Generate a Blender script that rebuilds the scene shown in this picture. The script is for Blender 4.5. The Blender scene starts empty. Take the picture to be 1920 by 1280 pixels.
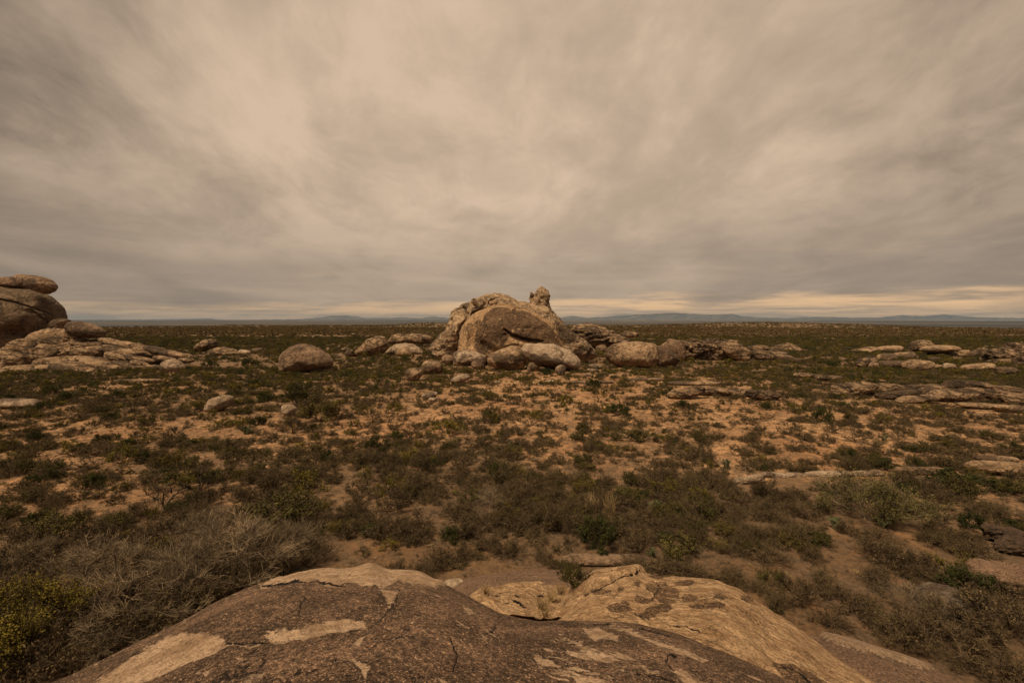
import bpy, math, random
import numpy as np
from mathutils import Vector

# ------------------------------------------------------------------ camera, sky, sun, exposure
F = 853.3                      # focal length in pixels of a 1920 wide frame (16 mm lens)
CX, CY, HORIZON = 960.0, 640.0, 598.0
CAM_H = 12.0
PITCH = math.atan((CY - HORIZON) / F)
scene = bpy.context.scene
COL = scene.collection
cam_data = bpy.data.cameras.new('camera')
cam_data.lens = 16.0
cam_data.sensor_width = 36.0
cam_data.clip_start = 0.05
cam_data.clip_end = 200000.0
cam = bpy.data.objects.new('camera', cam_data)
cam.location = (0, 0, CAM_H)
cam.rotation_euler = (math.radians(90) - PITCH, 0, 0)
COL.objects.link(cam)
scene.camera = cam

SUN_EL, SUN_AZ = math.radians(60), math.radians(226)      # azimuth clockwise from +Y: high, behind the camera to its left
sun_data = bpy.data.lights.new('sun', 'SUN')
sun_data.energy = 4.0
sun_data.angle = math.radians(11)
sun_data.color = (1.0, 0.79, 0.52)
sun = bpy.data.objects.new('sun', sun_data)
sd = Vector((math.sin(SUN_AZ) * math.cos(SUN_EL), math.cos(SUN_AZ) * math.cos(SUN_EL), math.sin(SUN_EL)))
sun.rotation_euler = (-sd).to_track_quat('-Z', 'Y').to_euler()
COL.objects.link(sun)

scene.view_settings.view_transform = 'Standard'
scene.view_settings.look = 'None'
scene.view_settings.exposure = 0.12
scene.view_settings.gamma = 1.0
scene.render.engine = 'CYCLES'
scene.cycles.max_bounces = 5
scene.cycles.diffuse_bounces = 2
scene.cycles.glossy_bounces = 1
scene.cycles.transmission_bounces = 1
scene.cycles.volume_bounces = 0
scene.cycles.use_denoising = True
scene.cycles.use_adaptive_sampling = True
scene.cycles.adaptive_threshold = 0.01


class G:
    """small helper that writes shader node graphs"""
    def __init__(self, tree):
        self.t = tree
        self.n = tree.nodes
        self.l = tree.links

    def link(self, src, sock):
        if isinstance(src, bpy.types.NodeSocket):
            self.l.new(src, sock)
        elif src is not None:
            sock.default_value = src

    def m(self, op, a, b=None, c=None, clamp=False):
        nd = self.n.new('ShaderNodeMath')
        nd.operation = op
        nd.use_clamp = clamp
        for i, v in enumerate((a, b, c)):
            if v is not None:
                self.link(v, nd.inputs[i])
        return nd.outputs[0]

    def v(self, op, a, b=None, s=None):
        nd = self.n.new('ShaderNodeVectorMath')
        nd.operation = op
        self.link(a, nd.inputs[0])
        if b is not None:
            self.link(b, nd.inputs[1])
        if s is not None:
            self.link(s, nd.inputs['Scale'])
        return nd.outputs['Value'] if op in ('LENGTH', 'DOT_PRODUCT', 'DISTANCE') else nd.outputs[0]

    def sep(self, a):
        nd = self.n.new('ShaderNodeSeparateXYZ')
        self.link(a, nd.inputs[0])
        return nd.outputs

    def comb(self, x, y, z):
        nd = self.n.new('ShaderNodeCombineXYZ')
        for i, q in enumerate((x, y, z)):
            self.link(q, nd.inputs[i])
        return nd.outputs[0]

    def noise(self, vec, scale=1.0, detail=4.0, rough=0.55, dist=0.0, lac=2.0, color=False):
        nd = self.n.new('ShaderNodeTexNoise')
        self.link(vec, nd.inputs['Vector'])
        nd.inputs['Scale'].default_value = scale
        nd.inputs['Detail'].default_value = detail
        nd.inputs['Roughness'].default_value = rough
        nd.inputs['Distortion'].default_value = dist
        nd.inputs['Lacunarity'].default_value = lac
        return nd.outputs['Color'] if color else nd.outputs['Fac']

    def vor(self, vec, scale=1.0, feature='F1', rand=1.0, out='Distance'):
        nd = self.n.new('ShaderNodeTexVoronoi')
        nd.feature = feature
        self.link(vec, nd.inputs['Vector'])
        nd.inputs['Scale'].default_value = scale
        nd.inputs['Randomness'].default_value = rand
        return nd.outputs[out]

    def ss(self, x, a, b, lo=0.0, hi=1.0):
        nd = self.n.new('ShaderNodeMapRange')
        nd.interpolation_type = 'SMOOTHSTEP'
        self.link(x, nd.inputs[0])
        for i, q in enumerate((a, b, lo, hi)):
            nd.inputs[i + 1].default_value = q
        return nd.outputs[0]

    def mix(self, f, a, b, mode='MIX'):
        nd = self.n.new('ShaderNodeMix')
        nd.data_type = 'RGBA'
        nd.blend_type = mode
        self.link(f, nd.inputs[0])
        for sock, q in ((nd.inputs[6], a), (nd.inputs[7], b)):
            if isinstance(q, tuple) and len(q) == 3:
                q = (*q, 1.0)
            self.link(q, sock)
        return nd.outputs[2]

    def attr(self, name):
        nd = self.n.new('ShaderNodeAttribute')
        nd.attribute_name = name
        return nd.outputs['Fac']

    def coord(self, which='Object'):
        return self.n.new('ShaderNodeTexCoord').outputs[which]

    def rnd(self):
        return self.n.new('ShaderNodeObjectInfo').outputs['Random']

    def bump(self, h, strength, dist, normal=None):
        nd = self.n.new('ShaderNodeBump')
        nd.inputs['Strength'].default_value = strength
        nd.inputs['Distance'].default_value = dist
        self.link(h, nd.inputs['Height'])
        if normal is not None:
            self.link(normal, nd.inputs['Normal'])
        return nd.outputs[0]


def build_world():
    w = bpy.data.worlds.new('World')
    scene.world = w
    w.use_nodes = True
    g = G(w.node_tree)
    g.n.clear()
    out = g.n.new('ShaderNodeOutputWorld')
    bg = g.n.new('ShaderNodeBackground')
    g.l.new(bg.outputs[0], out.inputs[0])
    d = g.v('NORMALIZE', g.coord('Generated'))
    s = g.sep(d)
    z = g.m('MAXIMUM', s[2], 0.0)
    # cloud deck: a curved layer, its rolls running away from the viewer
    zz = g.m('ADD', z, 0.24)
    u, v = g.m('DIVIDE', s[0], zz), g.m('DIVIDE', s[1], zz)
    p = g.comb(g.m('MULTIPLY', u, 0.95), g.m('MULTIPLY', v, 0.62), 3.7)
    wv = g.noise(p, 1.1, 3, 0.5, color=True)
    p2 = g.v('ADD', p, g.v('SCALE', g.v('SUBTRACT', wv, (0.5, 0.5, 0.5)), s=0.7))
    n1 = g.noise(p2, 1.5, 6, 0.56)
    p3 = g.v('ADD', g.comb(g.m('MULTIPLY', u, 1.7), g.m('MULTIPLY', v, 1.0), 9.1), g.v('SCALE', g.v('SUBTRACT', wv, (0.5, 0.5, 0.5)), s=0.8))
    n2 = g.noise(p3, 3.0, 8, 0.64)
    n3 = g.noise(p2, 0.55, 2, 0.5)
    pd = g.v('ADD', g.v('MULTIPLY', d, (1.0, 1.0, 1.5)), g.v('SCALE', g.v('SUBTRACT', wv, (0.5, 0.5, 0.5)), s=0.35))
    nd_ = g.noise(pd, 4.5, 7, 0.62)
    n2 = g.m('ADD', g.m('MULTIPLY', n2, 0.45), g.m('MULTIPLY', nd_, 0.55))
    n = g.m('ADD', g.m('ADD', g.m('MULTIPLY', n1, 0.44), g.m('MULTIPLY', n2, 0.34)), g.m('MULTIPLY', n3, 0.22))
    # thinner cloud, and so a brighter sky, ahead and above
    glow = g.v('DOT_PRODUCT', d, tuple(Vector((0.03, 0.93, 0.36)).normalized()))
    gl = g.ss(glow, 0.60, 1.0)
    val = g.ss(n, 0.39, 0.61)
    val = g.m('ADD', g.m('MULTIPLY', val, 0.56), g.m('MULTIPLY', gl, 0.62))
    deck = g.mix(val, (0.140, 0.105, 0.072), (0.650, 0.482, 0.338))
    # bands of cloud low over the horizon with warm light under them
    az = g.m('ARCTAN2', s[0], s[1])
    hb = g.noise(g.comb(g.m('MULTIPLY', az, 3.2), 1.3, g.m('MULTIPLY', z, 22.0)), 1.0, 5, 0.55, 0.4)
    hb2 = g.noise(g.comb(g.m('MULTIPLY', az, 6.0), 5.3, g.m('MULTIPLY', z, 85.0)), 1.0, 5, 0.6, 0.3)
    right = g.ss(az, -0.75, 0.75)
    edge = g.m('ADD', 0.026, g.m('MULTIPLY', right, 0.022))
    edge = g.m('ADD', edge, g.m('MULTIPLY', g.m('SUBTRACT', hb2, 0.5), 0.045))
    under = g.m('MULTIPLY', g.ss(g.m('SUBTRACT', edge, z), -0.010, 0.014), g.ss(hb2, 0.33, 0.56, 0.25, 1.0))
    warm = g.m('MULTIPLY', under, g.m('ADD', 0.68, g.m('MULTIPLY', right, 0.32)))
    warm = g.m('MULTIPLY', warm, g.ss(hb, 0.30, 0.55, 0.45, 1.0))
    low = g.ss(z, 0.05, 0.26, 1.0, 0.0)
    greyband = g.mix(g.ss(hb, 0.34, 0.68), (0.275, 0.212, 0.162), (0.42, 0.315, 0.225))
    col = g.mix(g.m('MULTIPLY', low, 0.75), deck, greyband)
    col = g.mix(warm, col, (0.86, 0.545, 0.29))
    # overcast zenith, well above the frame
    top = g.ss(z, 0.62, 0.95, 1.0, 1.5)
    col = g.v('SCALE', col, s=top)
    sky = g.n.new('ShaderNodeTexSky')
    sky.sky_type = 'NISHITA'
    sky.sun_disc = False
    sky.sun_elevation = SUN_EL
    sky.sun_rotation = SUN_AZ
    sky.dust_density = 3.0
    col = g.mix(0.06, col, g.v('SCALE', sky.outputs[0], s=0.06))
    below = g.ss(s[2], -0.02, -0.002)
    col = g.mix(below, (0.08, 0.06, 0.045), col)
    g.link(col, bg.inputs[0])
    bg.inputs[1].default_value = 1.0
    w.cycles.sampling_method = 'AUTOMATIC'


build_world()

# ------------------------------------------------------------------ numeric helpers
RNG = np.random.default_rng(11)
_perm = np.random.default_rng(5).permutation(256)
_perm = np.concatenate([_perm, _perm, _perm])
_gr = np.random.default_rng(6).normal(size=(256, 3))
_gr /= np.linalg.norm(_gr, axis=1)[:, None]


def perlin(p):
    p = np.asarray(p, float)
    i = np.floor(p).astype(np.int64)
    f = p - i
    i &= 255
    w = f * f * f * (f * (f * 6 - 15) + 10)
    out = 0.0
    for dx in (0, 1):
        wx = w[:, 0] if dx else 1 - w[:, 0]
        for dy in (0, 1):
            wy = w[:, 1] if dy else 1 - w[:, 1]
            for dz in (0, 1):
                wz = w[:, 2] if dz else 1 - w[:, 2]
                h = _perm[_perm[_perm[(i[:, 0] + dx) & 255] + ((i[:, 1] + dy) & 255)] + ((i[:, 2] + dz) & 255)]
                gq = _gr[h]
                dot = gq[:, 0] * (f[:, 0] - dx) + gq[:, 1] * (f[:, 1] - dy) + gq[:, 2] * (f[:, 2] - dz)
                out = out + dot * wx * wy * wz
    return out * 1.5


def fbm(p, octs=4, gain=0.5, lac=2.03, ridge=False):
    p = np.asarray(p, float)
    a, s, out = 1.0, 0.0, 0.0
    for k in range(octs):
        q = perlin(p + 17.3 * k)
        out = out + a * ((1 - 2 * np.abs(q)) if ridge else q)
        s += a
        a *= gain
        p = p * lac
    return out / s


def P3(x, y, z=0.0):
    x = np.asarray(x, float)
    return np.stack([x, np.broadcast_to(y, x.shape), np.broadcast_to(z, x.shape)], -1)


def smooth(x, a, b):
    t = np.clip((x - a) / (b - a), 0, 1)
    return t * t * (3 - 2 * t)


CP, SP = math.cos(PITCH), math.sin(PITCH)


def ray(px, py):
    """world direction through a pixel, scaled so that its y part is 1"""
    x = (np.asarray(px, float) - CX) / F
    u = -(np.asarray(py, float) - CY) / F
    fy = CP + u * SP
    fz = u * CP - SP
    return x / fy, fz / fy


def project(x, y, z):
    """world point(s) to pixels of the 1920 x 1280 frame"""
    dz = z - CAM_H
    fwd = y * CP - dz * SP
    up = dz * CP + y * SP
    fwd = np.maximum(fwd, 1e-3)
    return CX + F * x / fwd, CY - F * up / fwd


def ground_at(px, py, z=0.0):
    rx, rz = ray(px, py)
    d = (z - CAM_H) / rz
    return rx * d, d


def sl(px, py):
    """azimuth and downward slope of the line of sight through a pixel"""
    rx, rz = ray(px, py)
    return np.arctan(rx), -rz / np.hypot(1, rx)


def seg_dist(x, y, pts, closed=False):
    """distance from many points to a polyline"""
    pts = np.asarray(pts, float)
    if closed:
        pts = np.vstack([pts, pts[:1]])
    best = np.full(x.shape, 1e9)
    for (ax, ay), (bx, by) in zip(pts[:-1], pts[1:]):
        vx, vy = bx - ax, by - ay
        t = np.clip(((x - ax) * vx + (y - ay) * vy) / (vx * vx + vy * vy + 1e-9), 0, 1)
        best = np.minimum(best, np.hypot(x - ax - t * vx, y - ay - t * vy))
    return best


def in_poly(x, y, pts):
    inside = np.zeros(x.shape, bool)
    n = len(pts)
    for i in range(n):
        ax, ay = pts[i]
        bx, by = pts[(i + 1) % n]
        if ay == by:
            continue
        c = ((ay > y) != (by > y)) & (x < (bx - ax) * (y - ay) / (by - ay) + ax)
        inside ^= c
    return inside


def sdf(x, y, polys):
    """signed distance, positive inside, to the union of polygons"""
    best = np.full(x.shape, -1e3)
    for pts in polys:
        a = np.asarray(pts, float)
        near = (x > a[:, 0].min() - 60) & (x < a[:, 0].max() + 60) & (y > a[:, 1].min() - 60) & (y < a[:, 1].max() + 60)
        if not near.any():
            continue
        d = seg_dist(x[near], y[near], pts, True)
        d = np.where(in_poly(x[near], y[near], pts), d, -d)
        best[near] = np.maximum(best[near], d)
    return best


def mesh_np(name, verts, faces, mat=None, smooth_shade=True, attrs=None, loc=(0, 0, 0), parent=None):
    """faces: (n,3) or (n,4) integer array; one mesh object"""
    me = bpy.data.meshes.new(name)
    verts = np.asarray(verts, np.float32)
    faces = np.asarray(faces, np.int32)
    k = faces.shape[1]
    me.vertices.add(len(verts))
    me.vertices.foreach_set('co', verts.ravel())
    me.loops.add(faces.size)
    me.loops.foreach_set('vertex_index', faces.ravel())
    me.polygons.add(len(faces))
    me.polygons.foreach_set('loop_start', np.arange(0, faces.size, k, dtype=np.int32))
    me.polygons.foreach_set('loop_total', np.full(len(faces), k, np.int32))
    if smooth_shade:
        me.polygons.foreach_set('use_smooth', np.ones(len(faces), bool))
    for an, av in (attrs or {}).items():
        at = me.attributes.new(an, 'FLOAT', 'POINT')
        at.data.foreach_set('value', np.asarray(av, np.float32))
    me.update(calc_edges=True)
    if mat is not None:
        me.materials.append(mat)
    o = bpy.data.objects.new(name, me)
    o.location = loc
    COL.objects.link(o)
    if parent is not None:
        o.parent = parent
    return o


def tag(o, label=None, cat=None, group=None, kind=None):
    if label:
        o['label'] = label
    if cat:
        o['category'] = cat
    if group:
        o['group'] = group
    if kind:
        o['kind'] = kind
    return o


def empty(name, loc, label=None, cat=None, group=None):
    o = bpy.data.objects.new(name, None)
    o.empty_display_size = 0.2
    o.location = loc
    COL.objects.link(o)
    return tag(o, label, cat, group)


def grid_faces(nr, nc):
    i = np.arange(nr - 1)[:, None] * nc + np.arange(nc - 1)[None, :]
    return np.stack([i, i + 1, i + nc + 1, i + nc], -1).reshape(-1, 4)


# ------------------------------------------------------------------ materials
def new_mat(name):
    m = bpy.data.materials.new(name)
    m.use_nodes = True
    g = G(m.node_tree)
    g.n.clear()
    out = g.n.new('ShaderNodeOutputMaterial')
    b = g.n.new('ShaderNodeBsdfPrincipled')
    b.inputs['Specular IOR Level'].default_value = 0.2
    g.l.new(b.outputs[0], out.inputs[0])
    return m, g, b


def rock_material(name, base, light, varnish, scale=1.0, amount=0.5, strata=0.0, bump=1.0, painted=False):
    """weathered granite: tan base, dark desert varnish, pale scars, lichen, cracks; scale = features per metre"""
    m, g, b = new_mat(name)
    rn = g.rnd()
    off = g.v('SCALE', (37.0, 91.0, 53.0), s=rn)
    p = g.v('ADD', g.coord('Object'), off)
    pw = g.v('ADD', p, g.v('SCALE', g.v('SUBTRACT', g.noise(p, 0.35 * scale, 3, 0.5, color=True), (0.5, 0.5, 0.5)), s=1.6 / scale))
    n_big = g.noise(p, 0.20 * scale, 7, 0.62, 0.3)
    n_mid = g.noise(pw, 0.9 * scale, 8, 0.68)
    n_fine = g.noise(p, 7.0 * scale, 6, 0.7)
    col = g.mix(g.ss(n_mid, 0.35, 0.66), base, light)
    dark = g.ss(n_big, 0.56 - 0.16 * amount, 0.60 - 0.08 * amount)
    dark = g.m('MULTIPLY', dark, g.ss(n_mid, 0.34, 0.50, 0.35, 1.0))
    if painted:
        pa = g.m('ADD', g.attr('varnish'), g.m('MULTIPLY', g.m('SUBTRACT', n_mid, 0.5), 1.0))
        dark = g.m('MAXIMUM', g.m('MULTIPLY', dark, 0.55), g.m('MULTIPLY', g.ss(pa, 0.36, 0.58), g.ss(g.noise(p, 0.11 * scale * 3, 5, 0.6), 0.3, 0.6, 0.78, 1.0)))
    col = g.mix(g.m('MULTIPLY', dark, 0.85), col, varnish)
    streak = g.noise(g.v('MULTIPLY', p, (1.6 * scale, 1.6 * scale, 0.22 * scale)), 1.0, 6, 0.65)
    col = g.mix(g.m('MULTIPLY', g.ss(streak, 0.54, 0.68), 0.55), col, varnish)
    lich = g.ss(g.noise(p, 1.9 * scale, 9, 0.75, 0.6), 0.555, 0.62)
    col = g.mix(g.m('MULTIPLY', lich, 0.7), col, (0.050, 0.038, 0.028))
    pale = g.ss(g.noise(g.v('ADD', p, (9.0, 3.0, 5.0)), 1.4 * scale, 8, 0.7), 0.60, 0.65)
    col = g.mix(g.m('MULTIPLY', pale, 0.6), col, (min(1, light[0] * 1.35), min(1, light[1] * 1.38), min(1, light[2] * 1.45)))
    col = g.mix(1.0, col, g.mix(g.ss(n_fine, 0.3, 0.7), (0.62, 0.62, 0.62), (1.35, 1.35, 1.35)), 'MULTIPLY')
    # joints and cracks
    pc = g.v('ADD', p, g.v('SCALE', g.v('SUBTRACT', g.noise(p, 0.8 * scale, 4, 0.6, color=True), (0.5, 0.5, 0.5)), s=2.2 / scale))
    cr = g.vor(g.v('MULTIPLY', pc, (1.0, 1.0, 1.7)), 0.22 * scale, 'DISTANCE_TO_EDGE')
    crack = g.ss(cr, 0.001, 0.016)
    gate = g.ss(g.noise(p, 0.3 * scale, 2, 0.5), 0.44, 0.54)
    crack = g.m('MAXIMUM', crack, g.m('SUBTRACT', 1.0, gate))
    col = g.mix(g.m('ADD', 0.35, g.m('MULTIPLY', crack, 0.65)), (0.035, 0.025, 0.018), col)
    h = g.m('ADD', g.m('MULTIPLY', n_mid, 1.25), g.m('MULTIPLY', n_fine, 0.26))
    h = g.m('ADD', h, g.m('MULTIPLY', crack, 0.22))
    h = g.m('ADD', h, g.m('MULTIPLY', lich, -0.04))
    if strata > 0:
        sw = g.sep(pw)
        lay = g.m('ADD', g.m('MULTIPLY', sw[2], 1.5 * scale), g.m('MULTIPLY', sw[0], 0.22 * scale))
        ly = g.m('FRACT', g.m('ADD', lay, g.m('MULTIPLY', n_mid, 1.2)))
        lines = g.ss(g.m('ABSOLUTE', g.m('SUBTRACT', ly, 0.5)), 0.36, 0.49)
        col = g.mix(g.m('MULTIPLY', lines, 0.75 * strata), col, (0.045, 0.032, 0.022))
        h = g.m('SUBTRACT', h, g.m('MULTIPLY', lines, 0.35 * strata))
    g.link(col, b.inputs['Base Color'])
    b.inputs['Roughness'].default_value = 0.92
    g.link(g.bump(h, 1.0, 0.55 * bump / scale), b.inputs['Normal'])
    return m


TAN, TANL, VARN = (0.225, 0.142, 0.082), (0.47, 0.315, 0.192), (0.070, 0.046, 0.032)
M_ROCK = rock_material('granite_tan', TAN, TANL, VARN, 0.55, 0.45)
M_ROCKB = rock_material('granite_brown', (0.180, 0.112, 0.068), (0.33, 0.218, 0.138), VARN, 0.55, 0.55)
M_ROCKP = rock_material('granite_pale', (0.26, 0.178, 0.118), (0.48, 0.355, 0.25), VARN, 0.75, 0.22)
M_GREYB = rock_material('granite_grey', (0.13, 0.095, 0.068), (0.25, 0.195, 0.145), VARN, 1.2, 0.4)
M_PAINT = rock_material('granite_mottled', (0.31, 0.215, 0.145), (0.54, 0.41, 0.30), VARN, 0.6, 0.15, painted=True)
M_RUG = rock_material('granite_rugged', (0.27, 0.175, 0.105), (0.55, 0.385, 0.245), (0.060, 0.040, 0.028), 0.42, 0.35, bump=1.3)
M_STRATA = rock_material('granite_layered', TAN, TANL, VARN, 0.55, 0.40, strata=1.0, bump=1.5)
M_DOME = rock_material('granite_domed', (0.34, 0.200, 0.105), (0.54, 0.350, 0.195), (0.088, 0.052, 0.033), 0.34, 0.30, painted=True)
M_BIG = rock_material('granite_massive', (0.165, 0.112, 0.073), (0.27, 0.185, 0.118), (0.070, 0.048, 0.035), 0.30, 0.60, painted=True)


def near_rock_material(name, crust, crust2, bare, bare2, speck, grain, flow, flaky_h=0.004):
    """close-up rock: dark crust where 'crust' is high, bare pinkish granite where it has flaked away"""
    m, g, b = new_mat(name)
    p = g.coord('Object')
    wob = g.noise(p, 7.0, 9, 0.74, 0.2)
    cr = g.noise(p, 1.6, 5, 0.6)
    # streaks of flaking that run down the flank
    ca, sa = math.cos(flow), math.sin(flow)
    s = g.sep(p)
    a1 = g.m('ADD', g.m('MULTIPLY', s[0], ca), g.m('MULTIPLY', s[1], sa))
    a2 = g.m('SUBTRACT', g.m('MULTIPLY', s[1], ca), g.m('MULTIPLY', s[0], sa))
    ps = g.comb(g.m('MULTIPLY', a1, 2.6), g.m('MULTIPLY', a2, 9.0), g.m('MULTIPLY', s[2], 3.0))
    spots = g.noise(ps, 1.0, 7, 0.66, 0.25)
    gate = g.m('ADD', g.noise(p, 0.75, 3, 0.5), g.m('MULTIPLY', g.attr('flaky'), 0.16))
    spots = g.m('ADD', spots, g.m('MULTIPLY', g.m('SUBTRACT', gate, 0.62), 0.42))
    msk = g.m('ADD', g.attr('bare'), g.m('MULTIPLY', g.m('SUBTRACT', wob, 0.5), 1.5))
    msk = g.m('ADD', msk, g.m('MULTIPLY', g.m('SUBTRACT', g.noise(p, 26.0, 6, 0.75), 0.5), 1.3))
    e1 = g.ss(msk, 0.42, 0.60)
    e2 = g.ss(spots, 0.585, 0.615)
    open_ = g.m('MAXIMUM', e1, e2)
    # dark mineral grain
    v1 = g.vor(p, grain, out='Color')
    vs = g.sep(v1)[0]
    gr = g.noise(p, grain * 0.6, 3, 0.7)
    c1 = g.mix(g.ss(cr, 0.40, 0.66), crust, crust2)
    c1 = g.mix(g.m('MULTIPLY', g.ss(gr, 0.50, 0.66), 0.55), c1, bare)
    c1 = g.mix(g.m('MULTIPLY', g.ss(vs, 0.80, 0.97), speck), c1, (bare2[0] * 1.1, bare2[1] * 1.1, bare2[2] * 1.1))
    c1 = g.mix(g.m('MULTIPLY', g.ss(vs, 0.22, 0.05), 0.75), c1, (0.02, 0.014, 0.010))
    stain = g.ss(g.noise(p, 2.7, 6, 0.65, 0.5), 0.50, 0.66)
    c1 = g.mix(1.0, c1, g.mix(g.ss(g.noise(p, 26.0, 6, 0.75), 0.36, 0.64), (0.45, 0.45, 0.45), (1.7, 1.6, 1.5)), 'MULTIPLY')
    c1 = g.mix(g.m('MULTIPLY', stain, 0.45), c1, (crust[0] * 0.55, crust[1] * 0.52, crust[2] * 0.50))
    c2 = g.mix(g.ss(g.noise(p, 3.3, 6, 0.66), 0.36, 0.62), bare, bare2)
    c2 = g.mix(g.m('MULTIPLY', g.ss(vs, 0.16, 0.02), 0.55), c2, (0.10, 0.065, 0.04))
    c2 = g.mix(g.m('MULTIPLY', g.ss(g.noise(p, 16.0, 7, 0.76), 0.50, 0.62), 0.65), c2, (bare[0] * 0.5, bare[1] * 0.45, bare[2] * 0.42))
    c2 = g.mix(g.m('MULTIPLY', g.ss(g.noise(g.v('SCALE', ps, s=3.5), 1.0, 7, 0.72), 0.52, 0.64), 0.7), c2, crust2)
    col = g.mix(open_, c1, c2)
    # rim where the crust ends
    rim = g.m('MULTIPLY', g.m('MULTIPLY', g.ss(msk, 0.36, 0.47), g.ss(msk, 0.56, 0.48)), g.ss(g.noise(p, 6.0, 3), 0.45, 0.55))
    col = g.mix(g.m('MULTIPLY', rim, 0.6), col, (0.05, 0.032, 0.022))
    ck = g.attr('crack')
    ck = g.ss(g.m('ADD', ck, g.m('MULTIPLY', g.m('SUBTRACT', g.noise(p, 9.0, 5, 0.7), 0.5), 0.35)), 0.55, 0.80)
    pc = g.v('ADD', p, g.v('SCALE', g.v('SUBTRACT', g.noise(p, 2.0, 5, 0.65, color=True), (0.5, 0.5, 0.5)), s=0.9))
    hair = g.vor(pc, 0.9, 'DISTANCE_TO_EDGE')
    hair = g.m('MULTIPLY', g.ss(hair, 0.010, 0.002), g.ss(g.noise(p, 0.9, 2), 0.52, 0.58))
    ck = g.m('MAXIMUM', ck, g.m('MULTIPLY', hair, 0.8))
    col = g.mix(ck, col, (0.012, 0.009, 0.007))
    b.inputs['Roughness'].default_value = 0.85
    mott = g.noise(p, 22.0, 6, 0.72)
    h = g.m('MULTIPLY', g.m('SUBTRACT', 1.0, open_), 0.012)
    h = g.m('ADD', h, g.m('MULTIPLY', mott, 0.020))
    pf = g.v('ADD', g.v('SCALE', ps, s=0.85), g.v('SCALE', g.v('SUBTRACT', g.noise(p, 2.4, 6, 0.7, color=True), (0.5, 0.5, 0.5)), s=2.6))
    cell = g.sep(g.vor(pf, 1.0, out='Color'))[0]
    rimd = g.vor(pf, 1.0, 'DISTANCE_TO_EDGE')
    h = g.m('ADD', h, g.m('MULTIPLY', g.m('ADD', cell, g.m('MULTIPLY', g.ss(rimd, 0.0, 0.16), 0.5)), flaky_h))
    col = g.mix(g.m('MULTIPLY', g.m('MULTIPLY', g.ss(rimd, 0.05, 0.005), g.ss(cell, 0.45, 0.6)), flaky_h * 14.0), col, (0.07, 0.045, 0.028))
    h = g.m('ADD', h, g.m('MULTIPLY', wob, 0.050))
    h = g.m('ADD', h, g.m('MULTIPLY', gr, 0.010))
    h = g.m('ADD', h, g.m('MULTIPLY', vs, 0.0035))
    h = g.m('ADD', h, g.m('MULTIPLY', g.noise(ps, 2.0, 6, 0.7), 0.012))
    h = g.m('SUBTRACT', h, g.m('MULTIPLY', ck, 0.03))
    g.link(col, b.inputs['Base Color'])
    g.link(g.bump(h, 1.0, 1.9), b.inputs['Normal'])
    return m


M_FORE = near_rock_material('dark_crusted_granite', (0.082, 0.051, 0.035), (0.225, 0.142, 0.098), (0.47, 0.305, 0.185), (0.75, 0.52, 0.345), 0.45, 120.0, -0.75)
M_TANROCK = near_rock_material('bare_tan_granite', (0.12, 0.075, 0.046), (0.20, 0.125, 0.076), (0.40, 0.240, 0.125), (0.70, 0.460, 0.262), 0.5, 60.0, -0.65, 0.040)
M_SLABN = near_rock_material('smooth_brown_granite', (0.155, 0.098, 0.068), (0.215, 0.138, 0.094), (0.30, 0.20, 0.13), (0.42, 0.29, 0.19), 0.5, 40.0, -0.3)


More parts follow.
